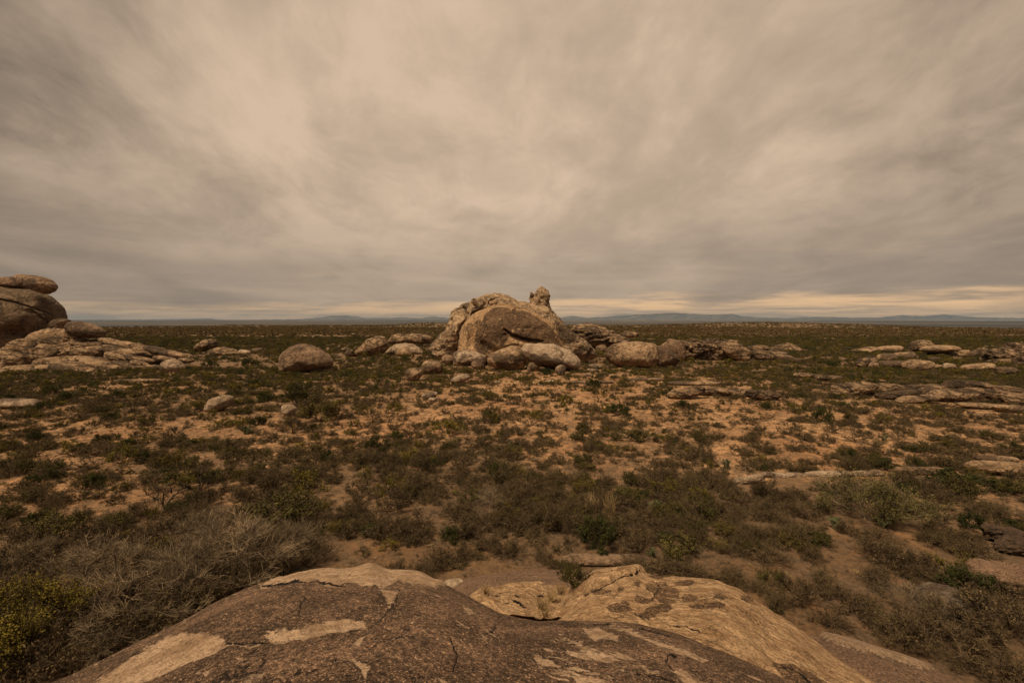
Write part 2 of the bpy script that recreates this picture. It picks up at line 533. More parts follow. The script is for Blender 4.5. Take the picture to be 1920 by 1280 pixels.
def ground_material():
    m, g, b = new_mat('sandy_soil')
    p = g.coord('Object')
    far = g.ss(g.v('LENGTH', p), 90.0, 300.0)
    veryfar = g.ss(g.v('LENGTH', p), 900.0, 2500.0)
    n1 = g.noise(p, 0.09, 6, 0.6)
    n2 = g.noise(p, 0.7, 7, 0.65)
    n3 = g.noise(p, 5.0, 6, 0.7)
    col = g.mix(g.ss(n1, 0.38, 0.62), (0.35, 0.178, 0.082), (0.48, 0.275, 0.138))
    col = g.mix(g.m('MULTIPLY', g.ss(n2, 0.46, 0.60), 0.75), col, (0.20, 0.115, 0.060))
    col = g.mix(g.m('MULTIPLY', g.ss(n3, 0.48, 0.60), 0.75), col, (0.120, 0.074, 0.042))
    st = g.sep(g.vor(p, 3.2, out='Color'))[0]
    sd_ = g.vor(p, 3.2)
    stones = g.m('MULTIPLY', g.ss(st, 0.86, 0.90), g.ss(sd_, 0.34, 0.26))
    col = g.mix(g.m('MULTIPLY', stones, 0.8), col, (0.46, 0.34, 0.24))
    col = g.mix(g.m('MULTIPLY', g.attr('loam'), g.ss(g.noise(p, 0.35, 6, 0.65), 0.25, 0.62, 0.55, 1.0)), col, g.mix(g.ss(n3, 0.38, 0.62), (0.040, 0.026, 0.015), (0.125, 0.074, 0.040)))
    veg = g.attr('veg')
    lit = g.m('ADD', g.m('MULTIPLY', veg, 0.9), g.m('MULTIPLY', g.m('SUBTRACT', g.noise(p, 1.1, 8, 0.7), 0.5), 2.2))
    col = g.mix(g.m('MULTIPLY', g.ss(lit, 0.30, 0.85), 0.85), col, g.mix(g.ss(n3, 0.4, 0.6), (0.062, 0.044, 0.028), (0.125, 0.080, 0.048)))
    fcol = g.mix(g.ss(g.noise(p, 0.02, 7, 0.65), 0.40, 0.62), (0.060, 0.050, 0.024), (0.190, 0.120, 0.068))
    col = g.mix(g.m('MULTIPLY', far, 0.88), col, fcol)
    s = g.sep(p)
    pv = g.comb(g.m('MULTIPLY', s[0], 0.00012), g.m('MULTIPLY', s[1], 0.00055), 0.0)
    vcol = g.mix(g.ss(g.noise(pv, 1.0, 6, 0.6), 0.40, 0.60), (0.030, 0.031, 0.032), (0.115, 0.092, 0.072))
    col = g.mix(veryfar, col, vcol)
    g.link(col, b.inputs['Base Color'])
    b.inputs['Roughness'].default_value = 1.0
    h = g.m('ADD', g.m('MULTIPLY', n2, 0.25), g.m('MULTIPLY', n3, 0.05))
    h = g.m('ADD', h, g.m('MULTIPLY', stones, 0.05))
    g.link(g.bump(h, 0.8, 0.8), b.inputs['Normal'])
    return m


M_GROUND = ground_material()


def plant_material(name, ca, cb, cc=None, trans=0.0):
    m, g, b = new_mat(name)
    rn = g.rnd()
    p = g.coord('Object')
    col = g.mix(rn, ca, cb)
    if cc is not None:
        col = g.mix(g.ss(g.m('FRACT', g.m('MULTIPLY', rn, 7.31)), 0.55, 0.95), col, cc)
    n = g.noise(g.v('ADD', p, g.v('SCALE', (11.0, 7.0, 3.0), s=rn)), 2.6, 3, 0.6)
    col = g.mix(1.0, col, g.mix(g.ss(n, 0.32, 0.68), (0.55, 0.55, 0.55), (1.5, 1.45, 1.35)), 'MULTIPLY')
    g.link(col, b.inputs['Base Color'])
    b.inputs['Roughness'].default_value = 0.9
    b.inputs['Specular IOR Level'].default_value = 0.08
    return m


M_TWIG = plant_material('dry_twigs', (0.060, 0.043, 0.028), (0.112, 0.080, 0.051))
M_TWIGPALE = plant_material('bleached_twigs', (0.120, 0.092, 0.062), (0.185, 0.140, 0.096))
M_BARK = plant_material('dark_bark', (0.050, 0.038, 0.027), (0.080, 0.060, 0.043))
M_DRYLEAF = plant_material('withered_leaves', (0.064, 0.048, 0.025), (0.100, 0.073, 0.039), (0.080, 0.066, 0.027))
M_GREEN = plant_material('green_leaves', (0.050, 0.047, 0.016), (0.085, 0.072, 0.024), (0.112, 0.086, 0.026))
M_DKGREEN = plant_material('dark_green_leaves', (0.028, 0.034, 0.010), (0.046, 0.050, 0.015))
M_YELLOW = plant_material('yellow_green_leaves', (0.100, 0.084, 0.016), (0.150, 0.118, 0.024))
M_FAR = plant_material('distant_scrub_leaves', (0.090, 0.066, 0.030), (0.155, 0.102, 0.055), (0.105, 0.080, 0.032))
M_FEATHER = plant_material('feathery_leaves', (0.098, 0.088, 0.032), (0.105, 0.094, 0.036))
M_STRAW = plant_material('straw', (0.24, 0.170, 0.090), (0.32, 0.235, 0.135))
M_CACTUS = plant_material('cactus_skin', (0.060, 0.066, 0.032), (0.090, 0.090, 0.048))

# ------------------------------------------------------------------ terrain
DENS_Y = [600, 690, 720, 760, 800, 840, 880, 925, 975, 1030, 1100, 1200, 1300]
DENS = np.array([
    # 80 240 400 560 720 880 1040 1200 1360 1520 1680 1840
    [9, 9, 9, 9, 9, 9, 9, 9, 9, 9, 9, 9],
    [8, 8, 8, 8, 7, 6, 6, 6, 7, 8, 8, 8],
    [8, 5, 7, 7, 7, 5, 4, 5, 5, 7, 7, 8],
    [7, 8, 7, 8, 6, 5, 5, 5, 5, 6, 6, 6],
    [6, 5, 6, 5, 4, 6, 6, 6, 5, 5, 6, 6],
    [6, 6, 7, 6, 7, 8, 5, 7, 5, 5, 5, 6],
    [6, 7, 8, 8, 8, 8, 7, 7, 6, 6, 6, 7],
    [5, 5, 6, 7, 7, 8, 8, 8, 8, 8, 8, 7],
    [6, 7, 8, 8, 5, 8, 9, 8, 8, 7, 6, 7],
    [8, 9, 9, 8, 4, 5, 6, 7, 7, 6, 4, 7],
    [9, 9, 9, 8, 5, 5, 5, 5, 5, 6, 7, 8],
    [9, 9, 9, 9, 5, 4, 4, 4, 5, 4, 6, 8],
    [9, 9, 9, 9, 5, 4, 4, 4, 5, 4, 5, 7]], float) / 9.0


def veg_at(x, y):
    px, py = project(x, y, 0.0)
    c = np.clip((px - 80) / 160.0, 0, 10.999)
    r = np.interp(py, DENS_Y, np.arange(len(DENS_Y)))
    r = np.clip(r, 0, len(DENS_Y) - 1.001)
    ci, ri = c.astype(int), r.astype(int)
    cf, rf = c - ci, r - ri
    v = (DENS[ri, ci] * (1 - cf) + DENS[ri, ci + 1] * cf) * (1 - rf) + (DENS[ri + 1, ci] * (1 - cf) + DENS[ri + 1, ci + 1] * cf) * rf
    return v


def height(x, y):
    x = np.asarray(x, float)
    y = np.asarray(y, float)
    r = np.hypot(x, y)
    p = np.stack([x, y, np.zeros_like(x)], -1)
    h = 0.45 * fbm(p / 31.0, 3) * smooth(r, 5, 40) + 0.10 * fbm(p / 4.0 + 9, 3)
    h = h + 2.4 * fbm(p / 260.0 + 4, 3) * smooth(r, 250, 700) + (2.6 * fbm(p / 420.0 + 14, 3) - 3.6) * smooth(r, 500, 1000)
    for cx, cy, sx, sy, hh in ((520, 960, 150, 110, 8.6), (740, 1020, 150, 110, 5.4), (-165, 900, 85, 130, 7.6), (-700, 1050, 300, 160, 2.6), (250, 900, 160, 140, 2.0)):
        h = h + hh * np.exp(-((x - cx) / sx) ** 2 - ((y - cy) / sy) ** 2)
    edge = 1060 + 200 * fbm(P3(np.arctan2(x, y) * 2.2, 3.3), 3)
    h = h - 72.0 * smooth(r, edge, edge + 1500)
    # hills standing in the lower plain
    h = h + 16 * np.maximum(0, fbm(p / 5200.0 + 2.2, 3)) * smooth(r, 5000, 9000)
    return h


def h1(x, y):
    return float(height(np.array([x]), np.array([y]))[0])


def build_ground():
    fr = np.linspace(-math.radians(64), math.radians(64), 640)
    bk = np.linspace(math.radians(64), math.radians(296), 90)[1:]
    az = np.concatenate([fr, bk])
    r = [2.0]
    while r[-1] < 56500:
        r.append(r[-1] * 1.0165 + 0.02)
    r = np.array(r)
    R, A = np.meshgrid(r, az, indexing='ij')
    x, y = (R * np.sin(A)).ravel(), (R * np.cos(A)).ravel()
    z = height(x, y)
    veg = np.where(y > 5, veg_at(x, np.maximum(y, 5)), 0.7)
    veg = np.where(np.hypot(x, y) > 400, 0.9, veg)
    mesh = mesh_np('ground', np.stack([x, y, z], -1), grid_faces(len(r), len(az)), M_GROUND, attrs={'veg': veg, 'loam': smooth(-np.hypot(x * 0.8, y), -42, -25) * 0.95})
    tag(mesh, kind='structure')


build_ground()


def build_mountains(name, dist, pts, lift, seed, mat):
    """a range: ridge heights from (pixel column, pixel row) pairs at a far distance"""
    px = np.linspace(pts[0][0], pts[-1][0], 900)
    py = np.interp(px, [a for a, b in pts], [b for a, b in pts])
    py = 599 + (py - 599) * lift
    py = py - 1.3 * fbm(P3(px / 26.0, seed), 5, 0.55, ridge=True)
    rx, rz = ray(px, py)
    top = CAM_H + rz * dist
    x = rx * dist
    rows, n = [], 14
    for j in range(n):
        t = j / (n - 1)
        yy = dist - 5200 * (1 - t)
        rough = fbm(np.stack([x / 900.0, np.full_like(x, yy / 900.0), np.full_like(x, seed)], -1), 4, ridge=True)
        z = -75 + (top + 75) * (t ** 1.7) * (1 - 0.35 * (1 - t) * (0.5 + rough))
        rows.append(np.stack([x * yy / dist, np.full_like(x, yy), z], -1))
    rows.append(np.stack([x * 1.06, np.full_like(x, dist * 1.06), np.full_like(x, -80)], -1))
    v = np.concatenate(rows)
    return tag(mesh_np(name, v, grid_faces(len(rows), len(px)), mat), kind='structure')


mm, g_, b_ = new_mat('mountain_slopes')
pp_ = g_.coord('Object')
g_.link(g_.mix(g_.ss(g_.noise(pp_, 0.0012, 6, 0.65), 0.4, 0.62), (0.085, 0.075, 0.065), (0.20, 0.165, 0.13)), b_.inputs['Base Color'])
b_.inputs['Roughness'].default_value = 1.0
M_MOUNT = mm
build_mountains('mountains', 52000, [(-900, 601), (100, 600.5), (250, 600), (330, 599.5), (400, 598), (405, 600.5), (470, 600), (560, 599), (600, 596.5), (622, 594), (640, 593.6), (668, 595), (684, 597.5),
                                   (720, 597.5), (752, 596), (790, 597.5), (812, 594.8), (826, 596), (860, 599), (960, 599), (1040, 597), (1075, 594.5), (1100, 597), (1130, 596), (1170, 593.5),
                                   (1215, 592), (1260, 590), (1300, 591.5), (1330, 593), (1368, 591.5), (1400, 595.5), (1440, 597), (1480, 597.5), (1520, 595.5), (1600, 596.5), (1640, 597),
                                   (1690, 593.5), (1730, 594.5), (1770, 592.5), (1810, 595.5), (1870, 597), (1960, 597.5), (2900, 599)], 1.35, 3.1, M_MOUNT)
build_mountains('hills', 26000, [(-900, 604), (160, 603), (300, 602.2), (420, 602.8), (560, 601.5), (700, 602.3), (835, 601.8), (1000, 602), (1100, 600.8), (1300, 600.5), (1500, 601.2), (1700, 600.6), (1920, 601.0), (2900, 602)], 1.0, 7.7, M_MOUNT)

# ------------------------------------------------------------------ the rocks at the camera's feet


def line_of_sight_rock(name, keys, rs, kin, kout, mat, pxrange, rrange, na, nr, rough, label, cat, bare=(), flaky=(), cracks=(), crest=(), seed=1.0, dome=None, lumps=(), terr=0.0, parent=None, relief=0.012):
    """a rock as a height field in polar coordinates round the camera's foot: it crests (as seen from the standing height) at distance rs"""
    a = np.array([sl(x, y) for x, y in keys])
    order = np.argsort(a[:, 0])
    a = a[order]
    a0, a1 = sl(pxrange[0], 1100)[0], sl(pxrange[1], 1100)[0]
    az = np.linspace(a0, a1, na)
    smin = np.interp(az, a[:, 0], a[:, 1])
    k = np.ones(9) / 9
    smin = np.convolve(np.pad(smin, 4, 'edge'), k, 'valid')
    r = np.geomspace(rrange[0], rrange[1], nr)
    R, A = np.meshgrid(r, az, indexing='ij')
    S0 = np.broadcast_to(smin, R.shape)
    if dome:
        h = dome
        rr = 2 * h / S0
        S = h / R + R * S0 * S0 / (4 * h)
        z = CAM_H - R * S
        # beyond the crest the flank steepens
        z = z - 0.05 * np.maximum(0, R - rr) ** 2
    else:
        rsv = rs if np.isscalar(rs) else np.interp(az, [sl(x, 1100)[0] for x, _ in rs], [v for _, v in rs])
        q = R / rsv
        S = S0 + kin * np.maximum(0, 1 - q) ** 2 + kout * np.maximum(0, q - 1) ** 2
        z = CAM_H - R * S
    x, y = R * np.sin(A), R * np.cos(A)
    p = np.stack([x.ravel(), y.ravel(), np.full(x.size, seed)], -1)
    z = z.ravel()
    n = rough * fbm(p * 0.9, 4, 0.55) + rough * 0.55 * fbm(p * 4.0, 4, 0.6) + 0.012 * fbm(p * 14.0, 4, 0.65, ridge=True)
    px, py = project(x.ravel(), y.ravel(), z)
    if terr:
        ca, sa = math.cos(-0.55), math.sin(-0.55)
        w = (p[:, 0] * sa + p[:, 1] * ca) * 2.1 + z * 1.4 + 0.55 * fbm(p * 1.3, 4, 0.6)
        t = w - np.floor(w)
        step = smooth(t, 0.0, 0.82) - smooth(t, 0.82, 1.0)
        n = n + terr * (step - 0.5) * (0.4 + 0.6 * smooth(fbm(p * 0.7 + 5, 2), -0.2, 0.3))
    at = {}
    wx = px + 9.0 * fbm(p * 3.2 + 3, 4, 0.6) + 3.5 * fbm(p * 15.0, 3, 0.6)
    wy = py + 7.0 * fbm(p * 3.2 + 40, 4, 0.6) + 3.0 * fbm(p * 15.0 + 8, 3, 0.6)
    d = sdf(wx, wy, bare) if bare else np.full(px.shape, -99.0)
    at['bare'] = np.clip(0.5 + d / 15.0, -0.4, 1.3)
    fl = np.zeros(px.shape)
    for (fx, fy, frx, fry, amt) in flaky:
        fl = np.maximum(fl, amt * np.exp(-((px - fx) / frx) ** 2 - ((py - fy) / fry) ** 2))
    at['flaky'] = fl
    cd = np.full(px.shape, 99.0)
    for c in cracks:
        c = np.asarray(c, float)
        nr_ = (px > c[:, 0].min() - 30) & (px < c[:, 0].max() + 30) & (py > c[:, 1].min() - 30) & (py < c[:, 1].max() + 30)
        cd[nr_] = np.minimum(cd[nr_], seg_dist(wx[nr_], wy[nr_], c))
    at['crack'] = np.clip(1.12 - cd / 2.3, 0, 1)
    z = z + n
    z = z - relief * np.clip(at['bare'] * 2 - 0.6, 0, 1) * (R.ravel() / 4)
    for poly, amt in crest:
        z = z + amt * np.clip(sdf(wx, wy, [poly]) / 5.0, 0, 1)
    for (lx, ly, lrx, lry, amt) in lumps:
        z = z + amt * np.exp(-((px - lx) / lrx) ** 2 - ((py - ly) / lry) ** 2)
    z = z - 0.012 * at['crack']
    c0 = (float(x.mean()), float(y.mean()), 0.0)
    v = np.stack([x.ravel() - c0[0], y.ravel() - c0[1], z], -1)
    o = mesh_np(name, v, grid_faces(nr, na)[:, ::-1], mat, attrs=at, loc=c0)
    if label:
        tag(o, label, cat)
    return o


PALE = [
    [(165, 1292), (170, 1280), (255, 1227), (325, 1190), (376, 1186), (419, 1190), (428, 1205), (465, 1211), (508, 1202), (498, 1190), (508, 1180), (559, 1178), (592, 1165), (648, 1159), (690, 1164), (686, 1176),
     (630, 1185), (587, 1197), (522, 1205), (461, 1216), (428, 1210), (390, 1230), (334, 1253), (264, 1280), (230, 1292)],
    [(705, 1096), (747, 1110), (742, 1125), (730, 1136), (719, 1115)],
    [(665, 1211), (672, 1195), (683, 1192), (679, 1204), (668, 1213)],
    [(662, 1239), (695, 1246), (683, 1272), (672, 1255)],
    [(484, 1096), (559, 1070), (695, 1052), (794, 1066), (846, 1096), (820, 1103), (794, 1098), (747, 1090), (730, 1098), (709, 1101), (660, 1094), (615, 1101), (592, 1089), (522, 1096), (490, 1104)],
    [(1086, 1176), (1120, 1173), (1137, 1183), (1161, 1193), (1163, 1201), (1139, 1199), (1127, 1199), (1114, 1204), (1102, 1193), (1090, 1182)],
    [(1021, 1176), (1034, 1178), (1050, 1187), (1062, 1196), (1056, 1196), (1038, 1184)],
    [(1050, 1200), (1062, 1197), (1090, 1207), (1098, 1216), (1084, 1212)],
    [(1057, 1216), (1070, 1219), (1084, 1225), (1086, 1231), (1072, 1228)],
    [(1100, 1217), (1118, 1224), (1133, 1235), (1163, 1250), (1190, 1262), (1173, 1262), (1139, 1245), (1118, 1237), (1094, 1225)],
    [(1001, 1229), (1021, 1235), (1047, 1248), (1074, 1246), (1110, 1259), (1082, 1258), (1051, 1254), (1013, 1252), (999, 1243)],
    [(1029, 1258), (1053, 1257), (1057, 1264), (1037, 1265)],
    [(1140, 1166), (1178, 1176), (1216, 1195), (1250, 1208), (1290, 1222), (1330, 1240), (1320, 1243), (1275, 1228), (1236, 1213), (1200, 1198), (1160, 1180), (1130, 1171)],
    [(1255, 1262), (1300, 1270), (1360, 1296), (1330, 1298), (1285, 1280)],
    [(865, 1141), (884, 1142), (894, 1150), (880, 1152)],
    [(905, 1190), (915, 1195), (912, 1204), (898, 1200)],
    [(1075, 1270), (1100, 1272), (1105, 1290), (1080, 1290)],
    [(1205, 1252), (1228, 1256), (1240, 1266), (1214, 1262)],
    [(768, 1163), (776, 1168), (770, 1172)], [(848, 1160), (882, 1171), (878, 1177), (856, 1168)],
]
CR = [
    [(748, 1106), (742, 1128), (731, 1140), (722, 1150), (711, 1163)],
    [(845, 1196), (851, 1210), (858, 1228), (855, 1242), (847, 1254)],
    [(790, 1264), (782, 1272), (773, 1283)],
    [(428, 1280), (440, 1270), (458, 1268)],
    [(422, 1203), (450, 1207), (500, 1203), (512, 1199)],
    [(1262, 1255), (1250, 1240), (1256, 1225), (1268, 1232)],
    [(1190, 1262), (1240, 1270), (1290, 1290)],
    [(905, 1186), (925, 1182), (928, 1172)],
    [(575, 1116), (562, 1134), (560, 1150)],
    [(484, 1100), (560, 1090), (600, 1094), (640, 1098)],
    [(1110, 1170), (1160, 1166), (1220, 1180), (1262, 1196)],
]
FORE_KEYS = [(-700, 1700), (-300, 1480), (-60, 1350), (60, 1296), (130, 1270), (200, 1236), (290, 1190), (345, 1164), (400, 1133), (450, 1109), (484, 1096), (520, 1086), (559, 1074), (620, 1069), (660, 1067), (695, 1062), (725, 1069),
             (752, 1072), (794, 1078), (815, 1088), (838, 1098), (870, 1114), (900, 1131), (940, 1150), (975, 1160), (1010, 1166), (1100, 1166), (1160, 1166), (1220, 1176), (1280, 1192), (1330, 1212), (1400, 1240), (1470, 1272),
             (1540, 1310), (1700, 1400), (2300, 1750)]
fore = line_of_sight_rock('foreground_boulder', FORE_KEYS, None, 0, 0, M_FORE, (-900, 2300), (0.9, 15.5), 1500, 520, 0.030,
                          'huge dark brown crusted rock dome with pale flaked patches filling the bottom of the view', 'boulder',
                          bare=PALE, cracks=CR, flaky=[(1130, 1240, 260, 60, 1.0), (900, 1180, 160, 50, 0.55), (300, 1240, 150, 40, 0.4), (1350, 1280, 200, 40, 1.0)], dome=1.6,
                          crest=[(PALE[4], 0.025)], seed=2.2, lumps=[(694, 1064, 22, 9, 0.035), (775, 1076, 26, 9, 0.03), (600, 1070, 30, 8, 0.02), (520, 1088, 14, 8, 0.02), (828, 1094, 14, 7, 0.02), (735, 1082, 12, 7, -0.03)])
tag(fore, None, None)

TAN_KEYS = [(940, 1240), (1005, 1172), (1012, 1158), (1030, 1136), (1060, 1112), (1090, 1094), (1112, 1078), (1135, 1072), (1165, 1068), (1195, 1064), (1212, 1073), (1232, 1079), (1270, 1081), (1310, 1081), (1345, 1085), (1385, 1102), (1420, 1126),
            (1450, 1147), (1480, 1165), (1520, 1193), (1560, 1225), (1610, 1256), (1660, 1288), (1800, 1380), (2300, 1700)]
TAN_BARE = [[(-900, 900), (2600, 900), (2600, 1500), (-900, 1500)]]
TD = [(1248, 1112, 20, 20), (1222, 1101, 8, 7), (1196, 1093, 6, 4), (1165, 1103, 5, 3), (1157, 1140, 20, 6), (1166, 1133, 14, 5), (1215, 1150, 14, 9), (1206, 1125, 14, 8), (1125, 1108, 20, 4), (1232, 1080, 13, 4),
      (1285, 1092, 14, 5), (1240, 1140, 20, 7), (1330, 1135, 30, 5), (1290, 1122, 18, 5), (1403, 1122, 13, 5), (1350, 1118, 10, 4), (1272, 1215, 10, 3)]


def blobs(lst, n=14, seed=3):
    out = []
    rg = np.random.default_rng(seed)
    for cx, cy, rx, ry in lst:
        ph = rg.uniform(0, 6.28)
        t = np.linspace(0, 2 * math.pi, n, endpoint=False)
        k = 1 + 0.22 * np.sin(2 * t + ph) + 0.15 * np.sin(3 * t + 2 * ph)
        out.append(list(zip(cx + rx * k * np.cos(t), cy + ry * k * np.sin(t))))
    return out


tanrock = line_of_sight_rock('foreground_boulder', TAN_KEYS, [(900, 9.0), (1200, 9.2), (1450, 8.8), (1700, 7.6), (2300, 6.0)], 0.95, 0.34, M_TANROCK, (930, 2300), (4.6, 20.0), 1000, 420, 0.055,
                             'bare tan rock dome with flaky scales and dark scabs, right of the dark crusted dome', 'boulder',
                             cracks=[[(1100, 1112), (1128, 1098), (1160, 1083), (1196, 1074)], [(1222, 1086), (1238, 1096), (1230, 1112), (1222, 1124)], [(1190, 1142), (1204, 1152), (1222, 1158)],
                                     [(1258, 1170), (1285, 1169), (1312, 1182)], [(1452, 1246), (1480, 1250), (1500, 1262), (1530, 1285)], [(1346, 1222), (1362, 1232)], [(1392, 1118), (1418, 1130)]],
                             seed=8.8, terr=0.022, bare=[[(900, 1000), (2400, 1000), (2400, 1500), (900, 1500)]],
                             crest=[([(1060, 1110), (1110, 1074), (1165, 1062), (1200, 1058), (1212, 1074), (1160, 1082), (1118, 1098), (1080, 1112)], 0.10)])
# dark scabs: lower the 'bare' mask inside the listed blobs
me_ = tanrock.data
co_ = np.empty(len(me_.vertices) * 3, np.float32)
me_.vertices.foreach_get('co', co_)
co_ = co_.reshape(-1, 3) + np.array(tanrock.location)
qx, qy = project(co_[:, 0], co_[:, 1], co_[:, 2])
pq = co_ * 3.0
qx = qx + 6 * fbm(pq, 3)
qy = qy + 4 * fbm(pq + 9, 3)
dd = sdf(qx, qy, blobs(TD) + [[(1450, 1243), (1485, 1246), (1520, 1262), (1570, 1292), (1480, 1292), (1462, 1262)]])
me_.attributes['bare'].data.foreach_set('value', np.clip(0.75 - (dd + 3) / 9.0, -0.15, 1.2).astype(np.float32))

SM_KEYS = [(1380, 1300), (1440, 1215), (1490, 1193), (1520, 1190), (1560, 1193), (1600, 1204), (1650, 1220), (1700, 1236), (1745, 1252), (1800, 1280), (1850, 1306), (2000, 1390), (2400, 1620)]
smooth_slab = line_of_sight_rock('rock_slab', SM_KEYS, 12.0, 0.85, 0.5, M_SLABN, (1380, 2400), (7.0, 22.0), 500, 240, 0.03,
                                 'smooth grey-brown rock slab sloping down at the bottom right, beyond the bare tan dome', 'rock slab', seed=4.4,
                                 bare=[[(1530, 1184), (1600, 1196), (1660, 1214), (1735, 1242), (1765, 1256), (1730, 1256), (1650, 1232), (1590, 1214), (1545, 1200)]],
                                 crest=[([(1530, 1184), (1600, 1196), (1660, 1214), (1735, 1242), (1765, 1256), (1730, 1256), (1650, 1232), (1590, 1214), (1545, 1200)], 0.12)])
CN_KEYS = [(820, 1140), (858, 1096), (880, 1085), (905, 1079), (950, 1073), (1000, 1069), (1060, 1069), (1120, 1071), (1180, 1075), (1260, 1095), (1320, 1150)]
mid_slab = line_of_sight_rock('rock_slab', CN_KEYS, 14.5, 0.55, 0.7, M_SLABN, (820, 1320), (9.6, 24.0), 500, 200, 0.03,
                              'smooth pinkish brown slab in the gap between the two nearest rock domes', 'rock slab', seed=6.1)
ledge_keys = [(850, 1160), (880, 1118), (900, 1106), (930, 1100), (960, 1096), (1000, 1094), (1050, 1098), (1100, 1104), (1160, 1120), (1200, 1180)]
mid_ledge = line_of_sight_rock('rock_ledge', ledge_keys, 11.4, 0.50, 0.9, M_TANROCK, (850, 1200), (7.0, 15.0), 420, 260, 0.06,
                               'layered pale tan rock ledge stepping down into the grassy gap between the nearest domes', 'rock ledge', seed=5.6, terr=0.20,
                               bare=[[(800, 1000), (1300, 1000), (1300, 1300), (800, 1300)]],
                               cracks=[[(905, 1120), (940, 1114), (980, 1118), (1020, 1112)], [(930, 1138), (960, 1132), (1000, 1140)]])

# ------------------------------------------------------------------ boulders, slabs and outcrops on the plain
_ico = {}


def icosphere(level):
    if level not in _ico:
        t = (1 + 5 ** 0.5) / 2
        v = [(-1, t, 0), (1, t, 0), (-1, -t, 0), (1, -t, 0), (0, -1, t), (0, 1, t), (0, -1, -t), (0, 1, -t), (t, 0, -1), (t, 0, 1), (-t, 0, -1), (-t, 0, 1)]
        f = [(0, 11, 5), (0, 5, 1), (0, 1, 7), (0, 7, 10), (0, 10, 11), (1, 5, 9), (5, 11, 4), (11, 10, 2), (10, 7, 6), (7, 1, 8),
             (3, 9, 4), (3, 4, 2), (3, 2, 6), (3, 6, 8), (3, 8, 9), (4, 9, 5), (2, 4, 11), (6, 2, 10), (8, 6, 7), (9, 8, 1)]
        v = np.array(v, float)
        v /= np.linalg.norm(v, axis=1)[:, None]
        f = np.array(f)
        for _ in range(level):
            e = np.sort(np.concatenate([f[:, [0, 1]], f[:, [1, 2]], f[:, [2, 0]]]), axis=1)
            u, inv = np.unique(e, axis=0, return_inverse=True)
            inv = inv.ravel()
            mid = v[u[:, 0]] + v[u[:, 1]]
            mid /= np.linalg.norm(mid, axis=1)[:, None]
            n, m = len(v), len(f)
            a, b, c = n + inv[:m], n + inv[m:2 * m], n + inv[2 * m:]
            v = np.concatenate([v, mid])
            f = np.concatenate([np.stack([f[:, 0], a, c], 1), np.stack([f[:, 1], b, a], 1), np.stack([f[:, 2], c, b], 1), np.stack([a, b, c], 1)])
        _ico[level] = (v, f)
    return _ico[level]


FOOT = []          # rock footprints (x, y, radius x, radius y) kept free of shrubs
_seed = [100]


def outline_of(spec, rg):
    """spec: a polygon of pixels, or (x0, x1, y0, y1[, tilt, flat]) for a lump of that box"""
    if isinstance(spec[0], (list, tuple)):
        return np.array(spec, float)
    x0, x1, y0, y1 = spec[:4]
    tilt = spec[4] if len(spec) > 4 else 0.0
    cx, cy, rx, ry = (x0 + x1) / 2, (y0 + y1) / 2, (x1 - x0) / 2, (y1 - y0) / 2
    t = np.linspace(0, 2 * math.pi, 40, endpoint=False)
    c, s = np.cos(t), np.sin(t)
    e = 0.78
    x = np.sign(c) * np.abs(c) ** e
    y = np.sign(s) * np.abs(s) ** e
    k = 1 + 0.09 * np.sin(t * 2 + rg.uniform(0, 6)) + 0.06 * np.sin(t * 3 + rg.uniform(0, 6)) + 0.035 * np.sin(t * 5 + rg.uniform(0, 6))
    x, y = x * k, y * k
    y = np.where(y > 0, y * 0.9, y)
    ti = math.radians(tilt)
    X, Y = x * rx, y * ry
    return np.stack([cx + X * math.cos(ti) - Y * math.sin(ti), cy + X * math.sin(ti) + Y * math.cos(ti)], 1)


